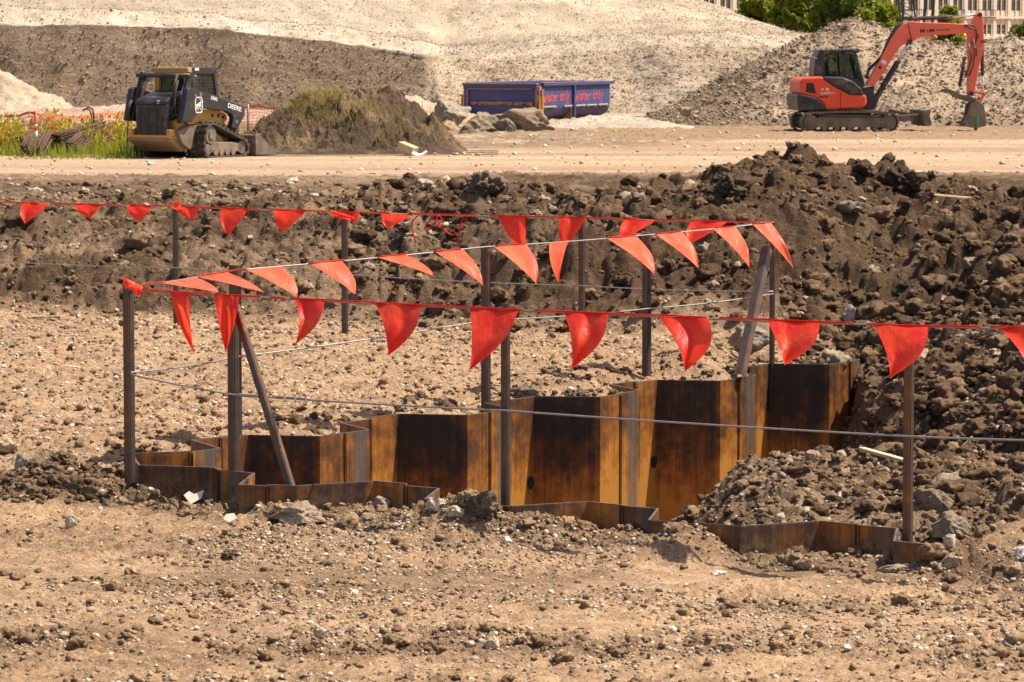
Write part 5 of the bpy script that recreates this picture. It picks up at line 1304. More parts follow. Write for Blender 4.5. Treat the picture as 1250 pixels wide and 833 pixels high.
# ------------------------------------------------------------------ blue roll-off skip
kx, ky = (655 - CX) / F * 117.0, 117.0
SK = empty('roll_off_skip', (kx, ky, gz(kx, ky) - .02), R(68), 'blue and rusty yellow roll-off skip with hand painted orange words, behind boulders', 'skip')
LN, WD, HT = 6.95, 2.6, 1.23
def tubsec(r=.45):
    s = [(0, HT), (0, .55)] + [(.45 - .45 * math.cos(R(q)), .55 - .45 * math.sin(R(q))) for q in range(15, 91, 15)]
    return s + [(WD - a, b) for a, b in s[::-1]]
sec = tubsec(); mb = MB(); n = len(sec); inner = [(min(max(a, .04), WD - .04) if 1 else a, b + (.04 if b < .2 else 0)) for a, b in sec]
vs = []
for x in (.1, LN): vs += [(x, a, b) for a, b in sec] + [(x, a + (.035 if a < WD / 2 else -.035), b + (.04 if b < .12 else .015 if b < .5 else 0)) for a, b in sec]
fs = []
for i in range(n - 1):
    fs += [(i, i + 1, 2 * n + i + 1, 2 * n + i), (n + i + 1, n + i, 3 * n + i, 3 * n + i + 1)]
mb.add(vs, fs); mb.add([(LN, a, b) for a, b in sec] + [(LN + .03, a, b) for a, b in sec], [tuple(range(n)), tuple(range(2 * n - 1, n - 1, -1))] + [(i, i + n, (i + 1) % n + n, (i + 1) % n) for i in range(n)])
tub = ob('tub', mb, M['skipblue'], SK)
ob('top_rail', MB().box((LN / 2 + .3, -.03, HT + .03), (LN - .3, .12, .12)).box((LN / 2, WD + .03, HT + .03), (LN, .12, .12)).box((LN + .05, WD / 2, HT + .03), (.12, WD + .2, .12)), M['skipblue'], SK, bevel=.015)
ob('rail_rust', MB().box((2.6, -.02, HT + .095), (2.9, .09, .012)).box((5.0, -.02, HT + .095), (1.2, .08, .010)).box((1.0, .02, HT + .1), (1.2, .05, .03)), M['rustpatch'], SK)
rb = ob('side_rib', MB().box((3.35, -.045, .60), (.11, .09, 1.18)), M['skipblue'], SK, bevel=.01)
ob('rib_gusset', MB().prism([(-.0, .60), (.02, .50)] + [(.45 - .43 * math.cos(R(q)), .55 - .43 * math.sin(R(q))) for q in range(15, 91, 15)] + [(.45, .0), (-.0, .0)], 3.24, 3.29, 'yz'), M['skipyellow'], SK)
ob('rib_gusset', MB().prism([(0, .60)] + [(.45 - .45 * math.cos(R(q)), .55 - .45 * math.sin(R(q))) for q in range(0, 91, 15)] + [(.45, .0), (0.2, .02)], .16, .2, 'yz'), M['skipyellow'], SK)
fr_ = paint('faded_rod', (.38, .30, .26), .7, 0, .2)
for x0, x1 in ((.55, 1.7), (2.45, 3.2), (3.55, 4.5), (4.6, 5.6), (5.75, 6.7)):
    mb = MB().tube([(x0, -.03, .50), (x1, -.03, .50)], .028, 8)
    mb.box((x0 + .15, -.02, .50), (.07, .06, .09)); mb.box((x1 - .2, -.02, .50), (.07, .06, .09))
    ob('cover_rod', mb, fr_, SK)
ob('skid', MB().box((3.2, .52, .04), (6.2, .10, .12)).box((3.2, WD - .52, .04), (6.2, .10, .12)).box((3.0, .40, .09), (5.6, .05, .06)), M['skipyellow'], SK)
# end door
dr = ob('end_door', MB().box((.03, WD / 2, .63), (.06, WD - .02, 1.12)), M['skipblue'], SK)
ob('door_frame', MB().box((-.02, WD / 2, 1.19), (.10, WD + .04, .16)).box((-.02, WD - .06, .62), (.10, .13, 1.1)), M['skipblue'], dr, bevel=.01)
ob('door_rail', MB().box((-.012, WD / 2, .67), (.05, WD - .3, .09)).box((-.012, WD / 2, .14), (.05, WD - .3, .10)), M['skipblue'], dr, bevel=.015)
ob('frame_edge', MB().box((-.03, WD / 2, 1.285), (.13, WD + .06, .035)).box((-.078, WD - .135, .60), (.012, .03, .95)).box((-.05, WD / 2, .045), (.06, WD - .1, .05)).box((-.075, WD / 2, 1.105), (.012, WD - .3, .022)), M['skipyellow'], dr)
rs = MB(); rr = random.Random(4)
y = .25
while y < WD - .3:
    w = rr.uniform(.05, .22); rs.prism([(y, .60 + rr.uniform(-.04, .04)), (y + w, .585 + rr.uniform(-.04, .03)), (y + w * 1.1, .64 + rr.uniform(-.02, .05)), (y + w * .2, .66 + rr.uniform(-.02, .04))], -.040 - .001 * (int(y * 50) % 3), -.036, 'yz'); y += w * rr.uniform(.7, 1.3)
for k in range(14):
    y = rr.uniform(.2, WD - .25); z = rr.choice([.78, 1.02, .3, .55]) + rr.uniform(-.06, .06); rs.prism([(y, z), (y + rr.uniform(.02, .09), z + .008), (y + rr.uniform(.02, .07), z + rr.uniform(.015, .035))], -.004 - .001 * (k % 3), .002, 'yz')
rs.prism([(.12, .66), (.3, .68), (.34, .60), (.14, .52)], -.041, -.036, 'yz')
ob('rust_streak', rs, M['rustpatch'], dr)
ob('corner_post', MB().box((.06, -.04, .62), (.16, .16, 1.12)), M['skipyellow'], SK, bevel=.01)
ob('door_hinge', MB().box((.18, -.10, .98), (.30, .12, .20)).box((.18, -.10, .17), (.30, .12, .20)), M['skipblue'], SK, bevel=.01)
ob('hinge_rod', MB().cyl((.12, -.14, .2), (.12, -.14, 1.1), .05, 10).cyl((.32, -.1, .25), (.32, -.1, .9), .03, 8), M['skipyellow'], SK)
ob('post_rust', MB().box((-.025, -.04, .5), (.014, .06, .32)).box((-.025, -.04, .98), (.014, .05, .14)).box((.1, -.125, .52), (.05, .012, .3)), M['lampred'], SK)
ob('door_latch', MB().box((.02, WD + .09, .72), (.08, .06, .4)).box((.02, WD + .13, .55), (.05, .12, .06)).box((.02, WD + .13, .88), (.05, .12, .06)), M['rustpatch'], SK)
GL = {'W': [[(0, 1), (.18, 0), (.42, .75), (.62, 0), (.95, 1.08)]], 'a': [[(.6, .58), (.3, .66), (.08, .35), (.22, .02), (.5, .15), (.6, .6), (.66, .02)]],
      't': [[(.3, 1.02), (.28, .1), (.5, .0)], [(.02, .66), (.58, .7)]], 'e': [[(.08, .34), (.6, .4), (.45, .66), (.15, .55), (.1, .2), (.3, 0), (.6, .1)]],
      'r': [[(.1, .66), (.16, .0)], [(.15, .4), (.35, .66), (.58, .62)]], 'o': [[(.3, .64), (.08, .4), (.15, .06), (.42, .02), (.58, .35), (.42, .62), (.25, .62)]],
      'n': [[(.08, .66), (.12, 0)], [(.12, .42), (.35, .66), (.55, .5), (.58, 0)]], 'l': [[(.2, 1.08), (.22, .02)]], 'y': [[(.05, .64), (.3, .12)], [(.6, .68), (.3, .1), (.12, -.42)]]}
ADV = {'W': 1.05, 'l': .42, 't': .62, ' ': .42, 'r': .62}
def spray(x0, z0, w, hgt, word, slope):
    tot = sum(ADV.get(ch, .72) for ch in word); k = w / tot; x = x0; mb = MB(); r = random.Random(9)
    for ch in word:
        for st in GL.get(ch, []):
            jit = r.uniform(-.02, .02)
            mb.ribbon([(x + p[0] * k, -.004, z0 + jit + (p[1] + r.uniform(-.03, .03)) * hgt + slope * (x - x0)) for p in st], .036, (0, -1, 0), .004)
        x += ADV.get(ch, .72) * k
    return ob('painted_words', mb, M['spray'], tub)
spray(.62, .64, 2.42, .30, 'Water only', .035); spray(3.55, .66, 2.75, .30, 'Water only', .02)

rr = random.Random(12); pm = MB()
for k in range(26):
    x = rr.uniform(.5, 6.7); z = rr.choice([1.13, 1.07]) + rr.uniform(-.04, .05); w = rr.uniform(.03, .16); h_ = rr.uniform(.02, .07)
    pm.prism([(x, z), (x + w * .6, z - h_ * .3), (x + w, z + h_ * .4), (x + w * .5, z + h_), (x + w * .1, z + h_ * .7)], -.003 - .0005 * (k % 4), .002)
ob('rust_streak', pm, M['rustpatch'], tub)
# ------------------------------------------------------------------ boulders in front of the skip
def boulder(px, py, wpx, hpx, col, label, Y, seed, depth=.9, tilt=0.0, yaw=0.0):
    col = (col[0] * .66, col[1] * .62, col[2] * .56)
    o = rock(px, py, wpx * 1.15, hpx * 1.3, col, label, Y=Y, planes=12, seed=seed, kind='boulder', zoff=1, depth=depth, yaw=yaw)
    o.rotation_euler = (R(4), tilt, yaw); o.name = 'boulder'; return o
boulder(548, 160, 52, 40, (.40, .36, .32), 'tilted grey concrete slab with flat bright top leaning beside the skip', 108, 81, 1.0, R(-22))
boulder(544, 164, 34, 22, (.42, .33, .22), 'tan rounded boulder at the foot of the tilted grey slab', 105.8, 82, .8, R(-15))
boulder(583, 171, 66, 32, (.34, .29, .23), 'broad flat topped boulder in front of the skip door', 103.5, 83, .9)
boulder(572, 178, 28, 18, (.20, .165, .13), 'dark faced stone block below the broad flat boulder', 101.5, 84, .6)
boulder(618, 160, 30, 20, (.26, .24, .215), 'dark grey block wedged between the two large boulders', 103, 85, .8, R(12))
boulder(643, 172, 92, 40, (.38, .31, .235), 'largest long brown boulder lying before the skip corner', 104.8, 86, .8, R(6))
boulder(690, 175, 34, 14, (.42, .36, .28), 'low pale boulder right of the long brown one', 103.2, 87, .8)
boulder(722, 174, 24, 10, (.60, .54, .44), 'small white topped boulder before the pale gravel pile', 102.8, 88, .8)
boulder(545, 184, 16, 11, (.36, .29, .22), 'small tan stone on the road edge before the tilted slab', 97, 89)
boulder(837, 140, 16, 14, (.44, .38, .30), 'single pale rounded stone low on the left toe of the rubble heap', 111, 90)
boulder(563, 171, 20, 12, (.33, .26, .19), 'small brown stone left of the dark faced block', 101.9, 91)
# half buried timbers
mb = MB()
for px0, px1, py, Y in ((625, 677, 176, 101.2), (627, 672, 172, 101.6)):
    mb.bar(pix(px0, py, Y), pix(px1, py - 1, Y), .16, .18)
ob('timber_beam', mb, M['dusty'], None, 'grey weathered timber half buried below the long brown boulder', 'timber', bevel=.01)
# wooden crate piece with white end
c0 = pix(497, 186, 81.0); z0 = gz(c0.x, c0.y)
wb = empty('wood_block', (c0.x, c0.y, z0 - .03), R(-24), 'short pale wooden block with white curled strip at the right foot of the mound', 'wood block')
rot = Matrix.Rotation(R(20), 3, 'Y')
mbx = MB()
for k in range(3): mbx.box(Vector((0, -.09 + .10 * k, .18)), (.40, .096, .24), rot)
ob('plank', mbx, M['palewood'], wb, bevel=.006)
ob('white_strip', MB().ribbon([(.20, -.1, .10), (.34, -.14, .06), (.44, -.12, .07), (.52, -.08, .13)], .10, (0, -.5, .86), .012), M['white'], wb)
def plank(a, b, w, d, label, mat='wood', name='plank', g=None):
    return ob(name, MB().bar(a, b, w, d), M[mat], None, label, 'plank', g, bevel=.004)
plank(pix(-70, 391, 31.4), pix(78, 388, 30.6), .10, .035, 'dark plank lying at the left edge below the far wire rope', 'wood')
plank(pix(470, 411, 29.6), pix(575, 416, 29.3), .10, .05, 'brown plank on the ground behind the third nearest flag', 'wood')
plank(pix(578, 417, 29.2), pix(672, 418, 28.9), .05, .02, 'thin dark plank right of a brown plank, behind the middle posts', 'wood')
plank(pix(46, 440, 27.2), pix(127, 455, 26.6), .03, .015, 'thin pale stick lying slanted on the sand at left', 'palewood', 'stick')
plank(pix(60, 357, 33.6), pix(145, 354, 33.6), .05, .04, 'dark stick poking from the left soil bank', 'rebar', 'stick')
plank(pix(1052, 548, 21.3), pix(1106, 563, 20.8), .045, .02, 'pale slanted timber batten beside the right front post', 'palewood', 'batten')
plank(pix(1172, 549, 21.9), pix(1187, 533, 21.9), .025, .012, 'short pale stick upright in the soil right of the right post', 'palewood', 'stick')
plank(pix(1090, 724, 16.7), pix(1115, 729, 16.6), .05, .012, 'small orange brown wood chip on the sand under the right post', 'wood', 'wood_chip')
plank(pix(1140, 238, 31.9), pix(1185, 242, 32.2), .02, .02, 'thin bent root on the dark soil crest at right', 'palewood', 'root')

# ------------------------------------------------------------------ bundles of rusty bar in the weeds
def bundle(a, b, nrow, r, label, seed, hooks=0, tagx=None):
    a, b = Vector(a), Vector(b); root = empty('bar_bundle', a, 0, label, 'steel bars', 'rusty bar bundles in the weeds'); rr = random.Random(seed)
    z = (b - a).normalized(); x = Vector((0, 0, 1)).cross(z).normalized(); y = z.cross(x); 
    if y.z < 0: y = -y
    for i in range(nrow):
        for j in range(nrow - i // 2):
            o = x * ((j - nrow / 2) * r * 2.1 + rr.uniform(-.3, .3) * r + i * r) + y * (i * r * 1.9 + rr.uniform(-.2, .2) * r)
            s = z * rr.uniform(-.12, .12)
            ob('bar', MB().cyl(o + s, (b - a) + o * (1.0 + .12 * rr.random()) + s, r * rr.uniform(.8, 1), 8), M['rebar'], root, smooth=True)
    for h_ in range(hooks):
        base = (b - a) * (.72 + .1 * h_) + Vector((-.05 * h_, -.1, r * 2 * nrow - .05))
        pts = [base, base + Vector((0, 0, .22)), base + Vector((-.03, 0, .32)), base + Vector((-.12, 0, .36)), base + Vector((-.2, 0, .31))]
        ob('hooked_bar', MB().tube(pts, .022, 7), M['rebar'], root, smooth=True)
    if tagx is not None:
        p = (b - a) * .62 + Vector((0, -.24, r * nrow + .08))
        ob('bundle_tag', MB().box(p, (.13, .02, .11), Matrix.Rotation(R(25), 3, 'Y')), M['yellowtag'], root)
    return root
def gp(px, py, Y, dz=0): p = pix(px, py, Y); return Vector((p.x, p.y, gz(p.x, p.y) + dz))
bundle(gp(72, 190, 81.6, .08), gp(128, 190, 83.4, .36), 9, .026, 'large bundle of rusty reinforcing bars with a yellow tag, before the orange netting', 1, 2, 1)
bundle(gp(88, 190, 81.0, .05), gp(104, 190, 82.0, .28), 6, .026, 'lower loose bundle of dark rusty bars leaning on the large tagged bundle', 2)
bundle(gp(30, 196, 80.4, .02), gp(40, 190, 81.4, .34), 4, .032, 'small upright bundle of rusty bars left of the netting stake', 3)
bundle(gp(46, 196, 80.4, .02), gp(57, 190, 81.4, .38), 3, .036, 'pair of dark bars leaning right, beside the netting stake', 4)
bundle(gp(24, 186, 82.0, .22), gp(42, 190, 81.8, .20), 4, .03, 'rusty bars lying crosswise behind the netting stake', 5)
bundle(gp(47, 190, 82, .16), gp(66, 190, 82, .05), 4, .026, 'tangle of short rusty bars between the stake and the large bundle', 6)
plank(gp(64, 197, 80, .03), gp(118, 197, 80, .03), .06, .03, 'long pale batten on the grass before the large bar bundle', 'palewood', 'batten')

# ------------------------------------------------------------------ orange safety netting
def netting(top, bot, cell, label):
    """sheet of netting between two 3D polylines: one mesh of strands"""
    root = empty('safety_netting', bot[0], 0, label, 'netting', 'orange safety netting'); o0 = Vector(bot[0])
    def samp(l, t):
        k = t * (len(l) - 1); i = min(int(k), len(l) - 2); return l[i].lerp(l[i + 1], k - i)
    Ltot = sum((b - a).length for a, b in zip(bot[:-1], bot[1:])); n = int(Ltot / cell); hh = (top[0] - bot[0]).length; m = max(3, int(hh / cell)); mb = MB(); rr = random.Random(1)
    def P(i, j):
        t = i / n; q = samp(bot, t).lerp(samp(top, t), j / m); q.y += .06 * math.sin(i * .21 + j * .4) + .03 * math.sin(i * .5)
        q.z += .02 * math.sin(i * .33) * j / m; return q - o0
    for i in range(n + 1):
        for j in range(m):
            a, b = P(i, j), P(i, j + 1); w = .0055
            mb.add([a + Vector((-w, 0, 0)), a + Vector((w, 0, 0)), b + Vector((w, 0, 0)), b + Vector((-w, 0, 0))], [(0, 1, 2, 3)])
    for j in range(m + 1):
        for i in range(n):
            a, b = P(i, j), P(i + 1, j); w = .0065 if j < m else .03
            mb.add([a + Vector((0, .002, -w)), b + Vector((0, .002, -w)), b + Vector((0, .002, w)), a + Vector((0, .002, w))], [(0, 1, 2, 3)])
    ob('net', mb, M['netting'], root); return root
def polyY(l): return [pix(a, b, Y) for a, b, Y in l]
netting(polyY([(-60, 142, 83.6), (20, 141, 83.4), (42, 138, 83.3), (70, 143, 83.8), (110, 142, 85), (158, 138, 87)]), [gp(a, 0, Y) for a, Y in ((-60, 83.6), (20, 83.4), (42, 83.3), (70, 83.8), (110, 85), (158, 87))], .085, 'orange mesh netting on a red stake behind the weeds and bar bundles')
netting(polyY([(246, 128, 99), (280, 131, 99), (302, 131, 98.5), (318, 130, 98), (345, 134, 97)]), [gp(a, 0, Y) for a, Y in ((246, 99), (280, 99), (302, 98.5), (318, 98), (345, 97))], .085, 'orange mesh netting between the track loader and the weedy mound')
st = gp(42, 0, 83.1)
sk = empty('netting_stake', st, 0, 'thin red and white stake holding up the orange netting', 'stake')
hh = pix(42, 136, 83.1).z - st.z
ob('stake_rod', MB().cyl((0, 0, -.2), (0, 0, hh), .034, 8), M['redclip'], sk, smooth=True)
ob('stake_band', MB().cyl((0, 0, hh * .30), (0, 0, hh * .52), .037, 8).cyl((0, 0, hh * .62), (0, 0, hh * .68), .037, 8), M['white'], sk, smooth=True)
st = gp(302, 0, 98.3)
ob('netting_stake', MB().cyl(st + Vector((0, 0, -.2)), (st.x, st.y, pix(302, 127, 98.3).z), .03, 8), M['steel'], None, 'thin grey stake in the netting left of the weedy mound', 'stake', smooth=True)

# ------------------------------------------------------------------ weeds and grass: blades as real geometry
def blades(name, base, hgt, wid, mat, seed, lean=.35, seg=2):
    r = np.random.RandomState(seed); n = len(base); a = r.uniform(0, 2 * np.pi, n); l = r.uniform(0, lean, n) * hgt; la = r.uniform(0, 2 * np.pi, n)
    dx = np.stack([np.cos(a), np.sin(a), np.zeros(n)], 1) * (wid / 2)[:, None]; ln = np.stack([np.cos(la) * l, np.sin(la) * l, np.zeros(n)], 1)
    up = np.stack([np.zeros(n), np.zeros(n), hgt], 1)
    V = np.stack([base - dx, base + dx, base + up * .55 + ln * .35 + dx * .7, base + up * .55 + ln * .35 - dx * .7, base + up + ln], 1)
    k = np.arange(n)[:, None] * 5
    F_ = np.concatenate([k + np.array([[0, 1, 2]]), k + np.array([[0, 2, 3]]), k + np.array([[3, 2, 4]])])
    me = np_mesh(name, V.reshape(-1, 3), F_, 3); return link(name, me, M[mat], kind='stuff')
RG = np.random.RandomState(77)
def field(n, px0, px1, y0, y1, dens=None):
    Y = RG.uniform(y0, y1, n); px = RG.uniform(px0, px1, n); X = (px - CX) / F * Y
    if dens is not None:
        k = RG.uniform(0, 1, n) < dens(X, Y, px); X, Y = X[k], Y[k]
    return np.stack([X, Y, gz_many(X, Y) - .02], 1)
b = field(8500, -120, 176, 79, 84, lambda X, Y, p: .25 + .75 * sstep(-.2, .4, fbm(X * .8, Y * .8, 3, 500)))
b = b[b[:, 1] > 80.2 + 1.3 * fbm(b[:, 0] * .9, b[:, 0] * 0, 3, 505) + RG.normal(size=len(b)) * .4]
blades('green_grass', b, RG.uniform(.08, .42, len(b)), RG.uniform(.012, .035, len(b)), 'grass', 1, .5)
b = field(900, -100, 160, 78.2, 80.5, lambda X, Y, p: sstep(0, .4, fbm(X * .8, Y * .8, 3, 506))); blades('green_grass', b, RG.uniform(.04, .16, len(b)), RG.uniform(.012, .03, len(b)), 'grass', 2, .6)
dens = lambda X, Y, p: .1 + .9 * sstep(-.15, .35, fbm(X * .9, Y * .5, 3, 510))
def leafy(name, b, h, mat, seed, per=14):
    """stems with many small leaves"""
    r = np.random.RandomState(seed); n = len(b); P_ = np.repeat(b, per, 0); H = np.repeat(h, per)
    t = r.uniform(.1, 1, n * per); s = .10 * H * (1.15 - t)
    P_ = P_ + np.stack([r.normal(size=n * per) * s, r.normal(size=n * per) * s, H * t], 1)
    return blades(name, P_, r.uniform(.04, .11, n * per), r.uniform(.025, .06, n * per), mat, seed + 1, 1.4)
b = field(1900, -120, 165, 81.8, 87.5, dens); leafy('weeds', b, RG.uniform(.35, .95, len(b)), 'goldweed', 3)
b = field(800, -120, 160, 81.5, 86.5, dens); leafy('weeds', b, RG.uniform(.3, .8, len(b)), 'grass', 5)
for px, Y, hm in ((66, 84, 1.25), (60, 84.3, 1.05), (72, 84.5, .9), (8, 83.5, .95), (18, 84.5, .85), (148, 84, .75)):
    X = (px - CX) / F * Y; bb = np.array([[X, Y, gz(X, Y)]]) + RG.normal(size=(16, 3)) * np.array([.14, .2, 0]); leafy('weeds', bb, RG.uniform(.6, 1.0, 16) * hm, 'goldweed' if px % 4 else 'grass', 20 + px)
# the mound's grass
me = bpy.data.objects['soil_mound'].data; co = np.empty(len(me.vertices) * 3, np.float32); me.vertices.foreach_get('co', co); co = co.reshape(-1, 3).astype(float)
w = sstep(.45, 1.2, co[:, 2]) * sstep(-.05, .4, fbm(co[:, 0] * .9, co[:, 1] * .9, 3, 520) + .5 * (co[:, 2] - .8)) + .04 * (co[:, 2] > .1)
w = w + .9 * sstep(.15, .35, fbm(co[:, 0] * 1.1 + 3, co[:, 1] * .7, 3, 521)) * (co[:, 2] > .2) * (co[:, 0] > -3.2)
i = RG.choice(len(co), 2800, p=w / w.sum()); b = co[i] + RG.normal(size=(2800, 3)) * np.array([.03, .03, 0])
blades('dry_grass', b, RG.uniform(.08, .40, len(b)) ** 1.15, RG.uniform(.010, .022, len(b)), 'drygrass', 9, 1.3)
i = RG.choice(len(co), 650, p=w / w.sum()); b = co[i]; blades('green_grass', b, RG.uniform(.06, .22, len(b)), RG.uniform(.012, .03, len(b)), 'grass', 10, 1.5)
b = field(1200, 690, 800, 98, 100.5, lambda X, Y, p: .5 * sstep(.1, .4, fbm(X * .6, Y, 2, 530))); blades('green_grass', b, RG.uniform(.03, .10, len(b)), RG.uniform(.02, .04, len(b)), 'grass', 12, .8)
b = field(700, 150, 480, 45, 60, lambda X, Y, p: .4 * sstep(.0, .4, fbm(X * .6, Y * .4, 2, 531))); blades('dry_grass', b, RG.uniform(.02, .08, len(b)), RG.uniform(.008, .016, len(b)), 'drygrass', 13, 2.0)
# dry root fibres hanging in the soil heap
b = field(90, -60, 1300, 29, 34, lambda X, Y, p: .6 + 0 * X); b[:, 2] += .02; blades('dry_roots', b, RG.uniform(.05, .22, len(b)), RG.uniform(.004, .008, len(b)), 'drygrass', 14, 2.5)

# ------------------------------------------------------------------ far town: trees, building, crane
def tree(px, Y, top_py, half_px, mat, label, seed, n=9000, base=None, leaf=.34):
    s = F / Y; X = (px - CX) / s; zb = -.5; ztop = 2.55 + (55 - top_py) / s; rad = half_px / s; r = np.random.RandomState(seed)
    root = empty('broadleaf_tree', (X, Y, zb), 0, label, 'tree', 'leafy trees beyond the heaps'); H = ztop - zb
    tr = MB().tube([(0, 0, 0), (.1, .05, H * .3), (-.05, .1, H * .6), (.1, 0, H * .85)], [rad * .06 + .08, rad * .05 + .06, rad * .03 + .04, .03], 8)
    for k in range(6):
        a = k * 1.05 + seed; tr.tube([(0, 0, H * (.25 + .07 * k)), (math.cos(a) * rad * .4, math.sin(a) * rad * .4, H * (.42 + .07 * k)), (math.cos(a) * rad * .75, math.sin(a) * rad * .75, H * (.5 + .08 * k))], [.12, .07, .03], 6)
    ob('trunk', tr, M['bark'], root, smooth=True)
    # leaf clumps on a set of boughs
    nb = 46; ctr = r.normal(size=(nb, 3)); ctr /= np.linalg.norm(ctr, axis=1, keepdims=True); ctr *= r.uniform(.45, .95, (nb, 1)) ** .6
    ctr = ctr * np.array([rad * .85, rad * .85, H * .40]) + np.array([0, 0, H * .56]); br = r.uniform(.16, .34, nb) * rad
    k = r.randint(0, nb, n); d = r.normal(size=(n, 3)); d /= np.linalg.norm(d, axis=1, keepdims=True); p = ctr[k] + d * (br[k] * r.uniform(.35, 1.05, n) ** .5)[:, None]
    p[:, 2] = np.maximum(p[:, 2], .1)
    u = r.normal(size=(n, 3)); u /= np.linalg.norm(u, axis=1, keepdims=True); v = np.cross(u, r.normal(size=(n, 3))); v /= np.linalg.norm(v, axis=1, keepdims=True)
    L = (leaf * r.uniform(.6, 1.3, n))[:, None]; q = np.stack([p - u * L, p + v * L * .5, p + u * L, p - v * L * .5], 1)
    me = np_mesh('crown', q.reshape(-1, 3), np.arange(n * 4).reshape(-1, 4), 4); link('crown', me, M[mat], root); return root
tree(925, 236, -8, 34, 'leaf', 'pale green tree at the left end of the row, over the gravel ridge', 1)
tree(975, 232, -30, 48, 'leaf', 'tall mid green tree second from the left over the gravel ridge', 2, 11000)
tree(1034, 226, -38, 44, 'leafdk', 'darkest green tree right above the rubble heap peak', 3, 11000)
tree(1072, 222, -2, 34, 'leaf', 'rounded light green tree left of the excavator boom', 4)
tree(1157, 245, 5, 20, 'leaf', 'small tree seen under the excavator boom before the building', 5, 6000)
tree(1252, 228, 28, 32, 'leafdk', 'dark green tree at the right edge before the building', 6, 8000)
tree(1226, 250, 48, 12, 'leaf', 'small light bush left of the right edge tree', 7, 2500, leaf=.25)
# cream building
BANG = R(36)
YB = 520.0; sB_px = F / YB
bx = (1085 - CX) / sB_px
BD = empty('stone_building', (bx, YB, 0), BANG, 'cream stone building with tall windows and iron balconies beyond the trees', 'building')
def bu(px): return (px - 1085) / sB_px / math.cos(BANG)
def bz(py): return 2.55 + (55 - py) / sB_px
u0, u1 = bu(790), bu(1420); ztop = 26.0
floors = [(bz(62), bz(52)), ]
wz = [(bz(41.5), bz(30.0)), (bz(12.5), bz(-14)), (bz(-24), bz(-50)), (bz(-62), bz(-88))]
pit = 3.0; cols = []
u = u0 + .8
while u < u1 - 1: cols.append(u); u += pit
ww = .95
# wall built round the openings: piers and spandrels butted together
mb = MB(); edges = []
for c in cols: edges += [(c - ww, c - .08), (c + .08, c + ww)]
xs_ = [u0] + [v for e_ in edges for v in e_] + [u1]
for i in range(0, len(xs_), 2):
    a_, b_ = xs_[i], xs_[i + 1]; mb.box(((a_ + b_) / 2, 6, (ztop - 3) / 2), (b_ - a_, 12, ztop + 3))
zz = [-3] + [v for w_2 in wz for v in w_2] + [ztop]
for (a_, b_) in edges:
    for i in range(0, len(zz), 2):
        mb.box(((a_ + b_) / 2, 6.06, (zz[i] + zz[i + 1]) / 2), (b_ - a_ + .004, 11.88, zz[i + 1] - zz[i]))
wl = ob('wall', mb, M['facade'], BD)
mb = MB()
for k, c in enumerate(cols):
    mb.box((c + pit / 2, -.05, ztop / 2 + bz(44) / 2), (.5, .10, ztop - bz(44)))
ob('pilaster', mb, M['facade'], BD)
ob('cornice', MB().box(((u0 + u1) / 2, -.2, bz(46)), (u1 - u0, .4, .45)).box(((u0 + u1) / 2, -.12, bz(50)), (u1 - u0, .26, .2)).box(((u0 + u1) / 2, -.1, bz(21)), (u1 - u0, .2, .35)), M['facade'], BD)
nwin = 0
for (z0_, z1_) in wz:
    for (a_, b_) in edges:
        if nwin >= 100: break
        if z0_ > bz(-20): 
            nwin = nwin
        px_ = 1085 + (a_ * math.cos(BANG)) * sB_px
        if px_ < 855 or px_ > 1262 or z0_ > bz(-1): continue
        w_o = ob('window', MB().box(((a_ + b_) / 2, .20, (z0_ + z1_) / 2), (b_ - a_, .05, z1_ - z0_)), M['winglass'], BD); nwin += 1
        fr = MB().box(((a_ + b_) / 2, .15, (z0_ + z1_) / 2), (.05, .06, z1_ - z0_)).box(((a_ + b_) / 2, .14, z0_ + (z1_ - z0_) * .5), (b_ - a_, .05, .06))
        ob('window_frame', fr, M['facadedk'], w_o)
mb = MB()
for (z0_, z1_) in wz:
    for (a_, b_) in edges:
        px_ = 1085 + (a_ * math.cos(BANG)) * sB_px
        if px_ < 855 or px_ > 1262 or z0_ > bz(-1): mb.box(((a_ + b_) / 2, .20, (z0_ + z1_) / 2), (b_ - a_, .05, z1_ - z0_))
ow = ob('window', mb, M['winglass'], BD, kind='stuff')
for pa, pb in ((1202, 1218), (1165, 1176), (1094, 1122)):
    a_, b_ = bu(pa), bu(pb); z0_, z1_ = bz(21.5), bz(12); mb = MB().box(((a_ + b_) / 2, -.75, z0_), (b_ - a_, 1.4, .16)).box(((a_ + b_) / 2, -1.42, z1_), (b_ - a_, .08, .10))
    k = int((b_ - a_) / .35)
    for i in range(k + 1): mb.box((a_ + (b_ - a_) * i / k, -1.42, (z0_ + z1_) / 2), (.05, .05, z1_ - z0_))
    for y_ in (a_, b_): mb.box((y_, -.75, z1_), (.07, 1.34, .08))
    ob('balcony', mb, M['black'], BD)
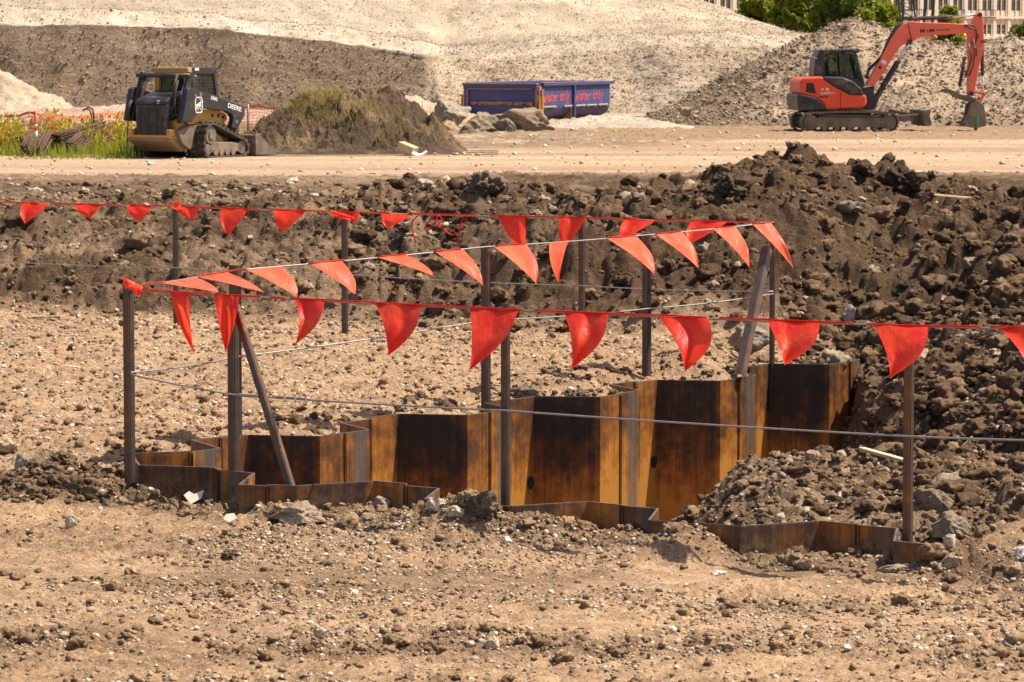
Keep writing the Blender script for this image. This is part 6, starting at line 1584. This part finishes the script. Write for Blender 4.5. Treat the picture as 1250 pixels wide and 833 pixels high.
# drilling rig mast behind the mound
YM = 205.0; sM = F / YM
def mp(px, py, dy=0): return pix(px, py, YM + dy)
RG_ = empty('drill_mast', (mp(1108, 60).x, YM, -.5), 0, 'black lattice legs of a rig standing behind the rubble heap, left of the digger boom', 'rig'); o0 = Vector(RG_.location)
mb = MB()
for (a_, b_) in (((1089, -50), (1099, 22)), ((1104, -50), (1102, 22)), ((1109, -50), (1117, 22))): mb.bar(mp(*a_) - o0, mp(*b_) - o0, .10, .10)
for k in range(8):
    t = k / 8; l = mp(1089 + 10 * t, -50 + 72 * t) - o0; r2 = mp(1109 + 8 * t, -50 + 72 * t) - o0; t2 = (k + 1) / 8; r3 = mp(1109 + 8 * t2, -50 + 72 * t2) - o0; mb.bar(l, r3, .05, .05); mb.bar(l, r2, .05, .05)
ob('lattice_leg', mb, M['black'], RG_)
mb = MB()
for (a_, b_) in (((1136, -50), (1128, 22)), ((1144, -50), (1138, 22))): mb.bar(mp(*a_) - o0, mp(*b_) - o0, .16, .16)
ob('mast_tube', mb, M['black'], RG_)
mb = MB().box(mp(1110, 23) - o0, (1.0, 1.2, .16)).box(mp(1133, 23) - o0, (.7, 1.0, .12)).box(Vector((0, 0, .6)) + (mp(1120, 24) - o0) * Vector((1, 1, 0)), (2.6, 2.2, 1.2))
for px in (1099, 1117, 1128, 1138): q = mp(px, 23) - o0; mb.bar(q, Vector((q.x, q.y, 1.1)), .14, .14)
ob('rig_platform', mb, M['black'], RG_)
# distant yellow machine peeping over the heap
YD = 150.0
yd = empty('yellow_digger', (pix(1134, 55, YD).x, YD, 0), 0, 'partly hidden yellow digger arm showing under the red boom over the heap crest', 'digger'); o0 = Vector(yd.location)
def yp(px, py): return pix(px, py, YD) - o0
mb = MB(); q = [yp(a_, b_) for a_, b_ in ((1125, 46), (1133, 42), (1146, 52), (1152, 66), (1142, 68), (1138, 56), (1130, 50))]
mb.prism([(p.x, p.z) for p in q], -.15, .15)
ob('digger_arm', mb, M['yellow'], yd); ob('digger_body', MB().box((.2, 0, 1.0), (1.9, 1.4, .8)).box((-.2, 0, .35), (2.2, 1.7, .6)), M['yellow'], yd, bevel=.05)
ob('arm_ram', MB().cyl(yp(1128, 46), yp(1144, 58), .06, 8), M['black'], yd)
# grey shed roof corner beyond the hill, top left
YH = 195.0; sh = empty('pale_shed', (pix(14, 0, YH).x, YH + 3, 6), 0, 'pale walled shed cut by the top left corner above the gravel crest', 'shed')
w_ = 44 / (F / YH) * 1.1
ob('wall', MB().box((0, 0, 0), (w_, 4, 7)), M['white'], sh); ob('door_post', MB().box((-.2, -2.02, 0), (.28, .05, 7)), M['dkgrey'], sh)
print('objects', len(bpy.data.objects))
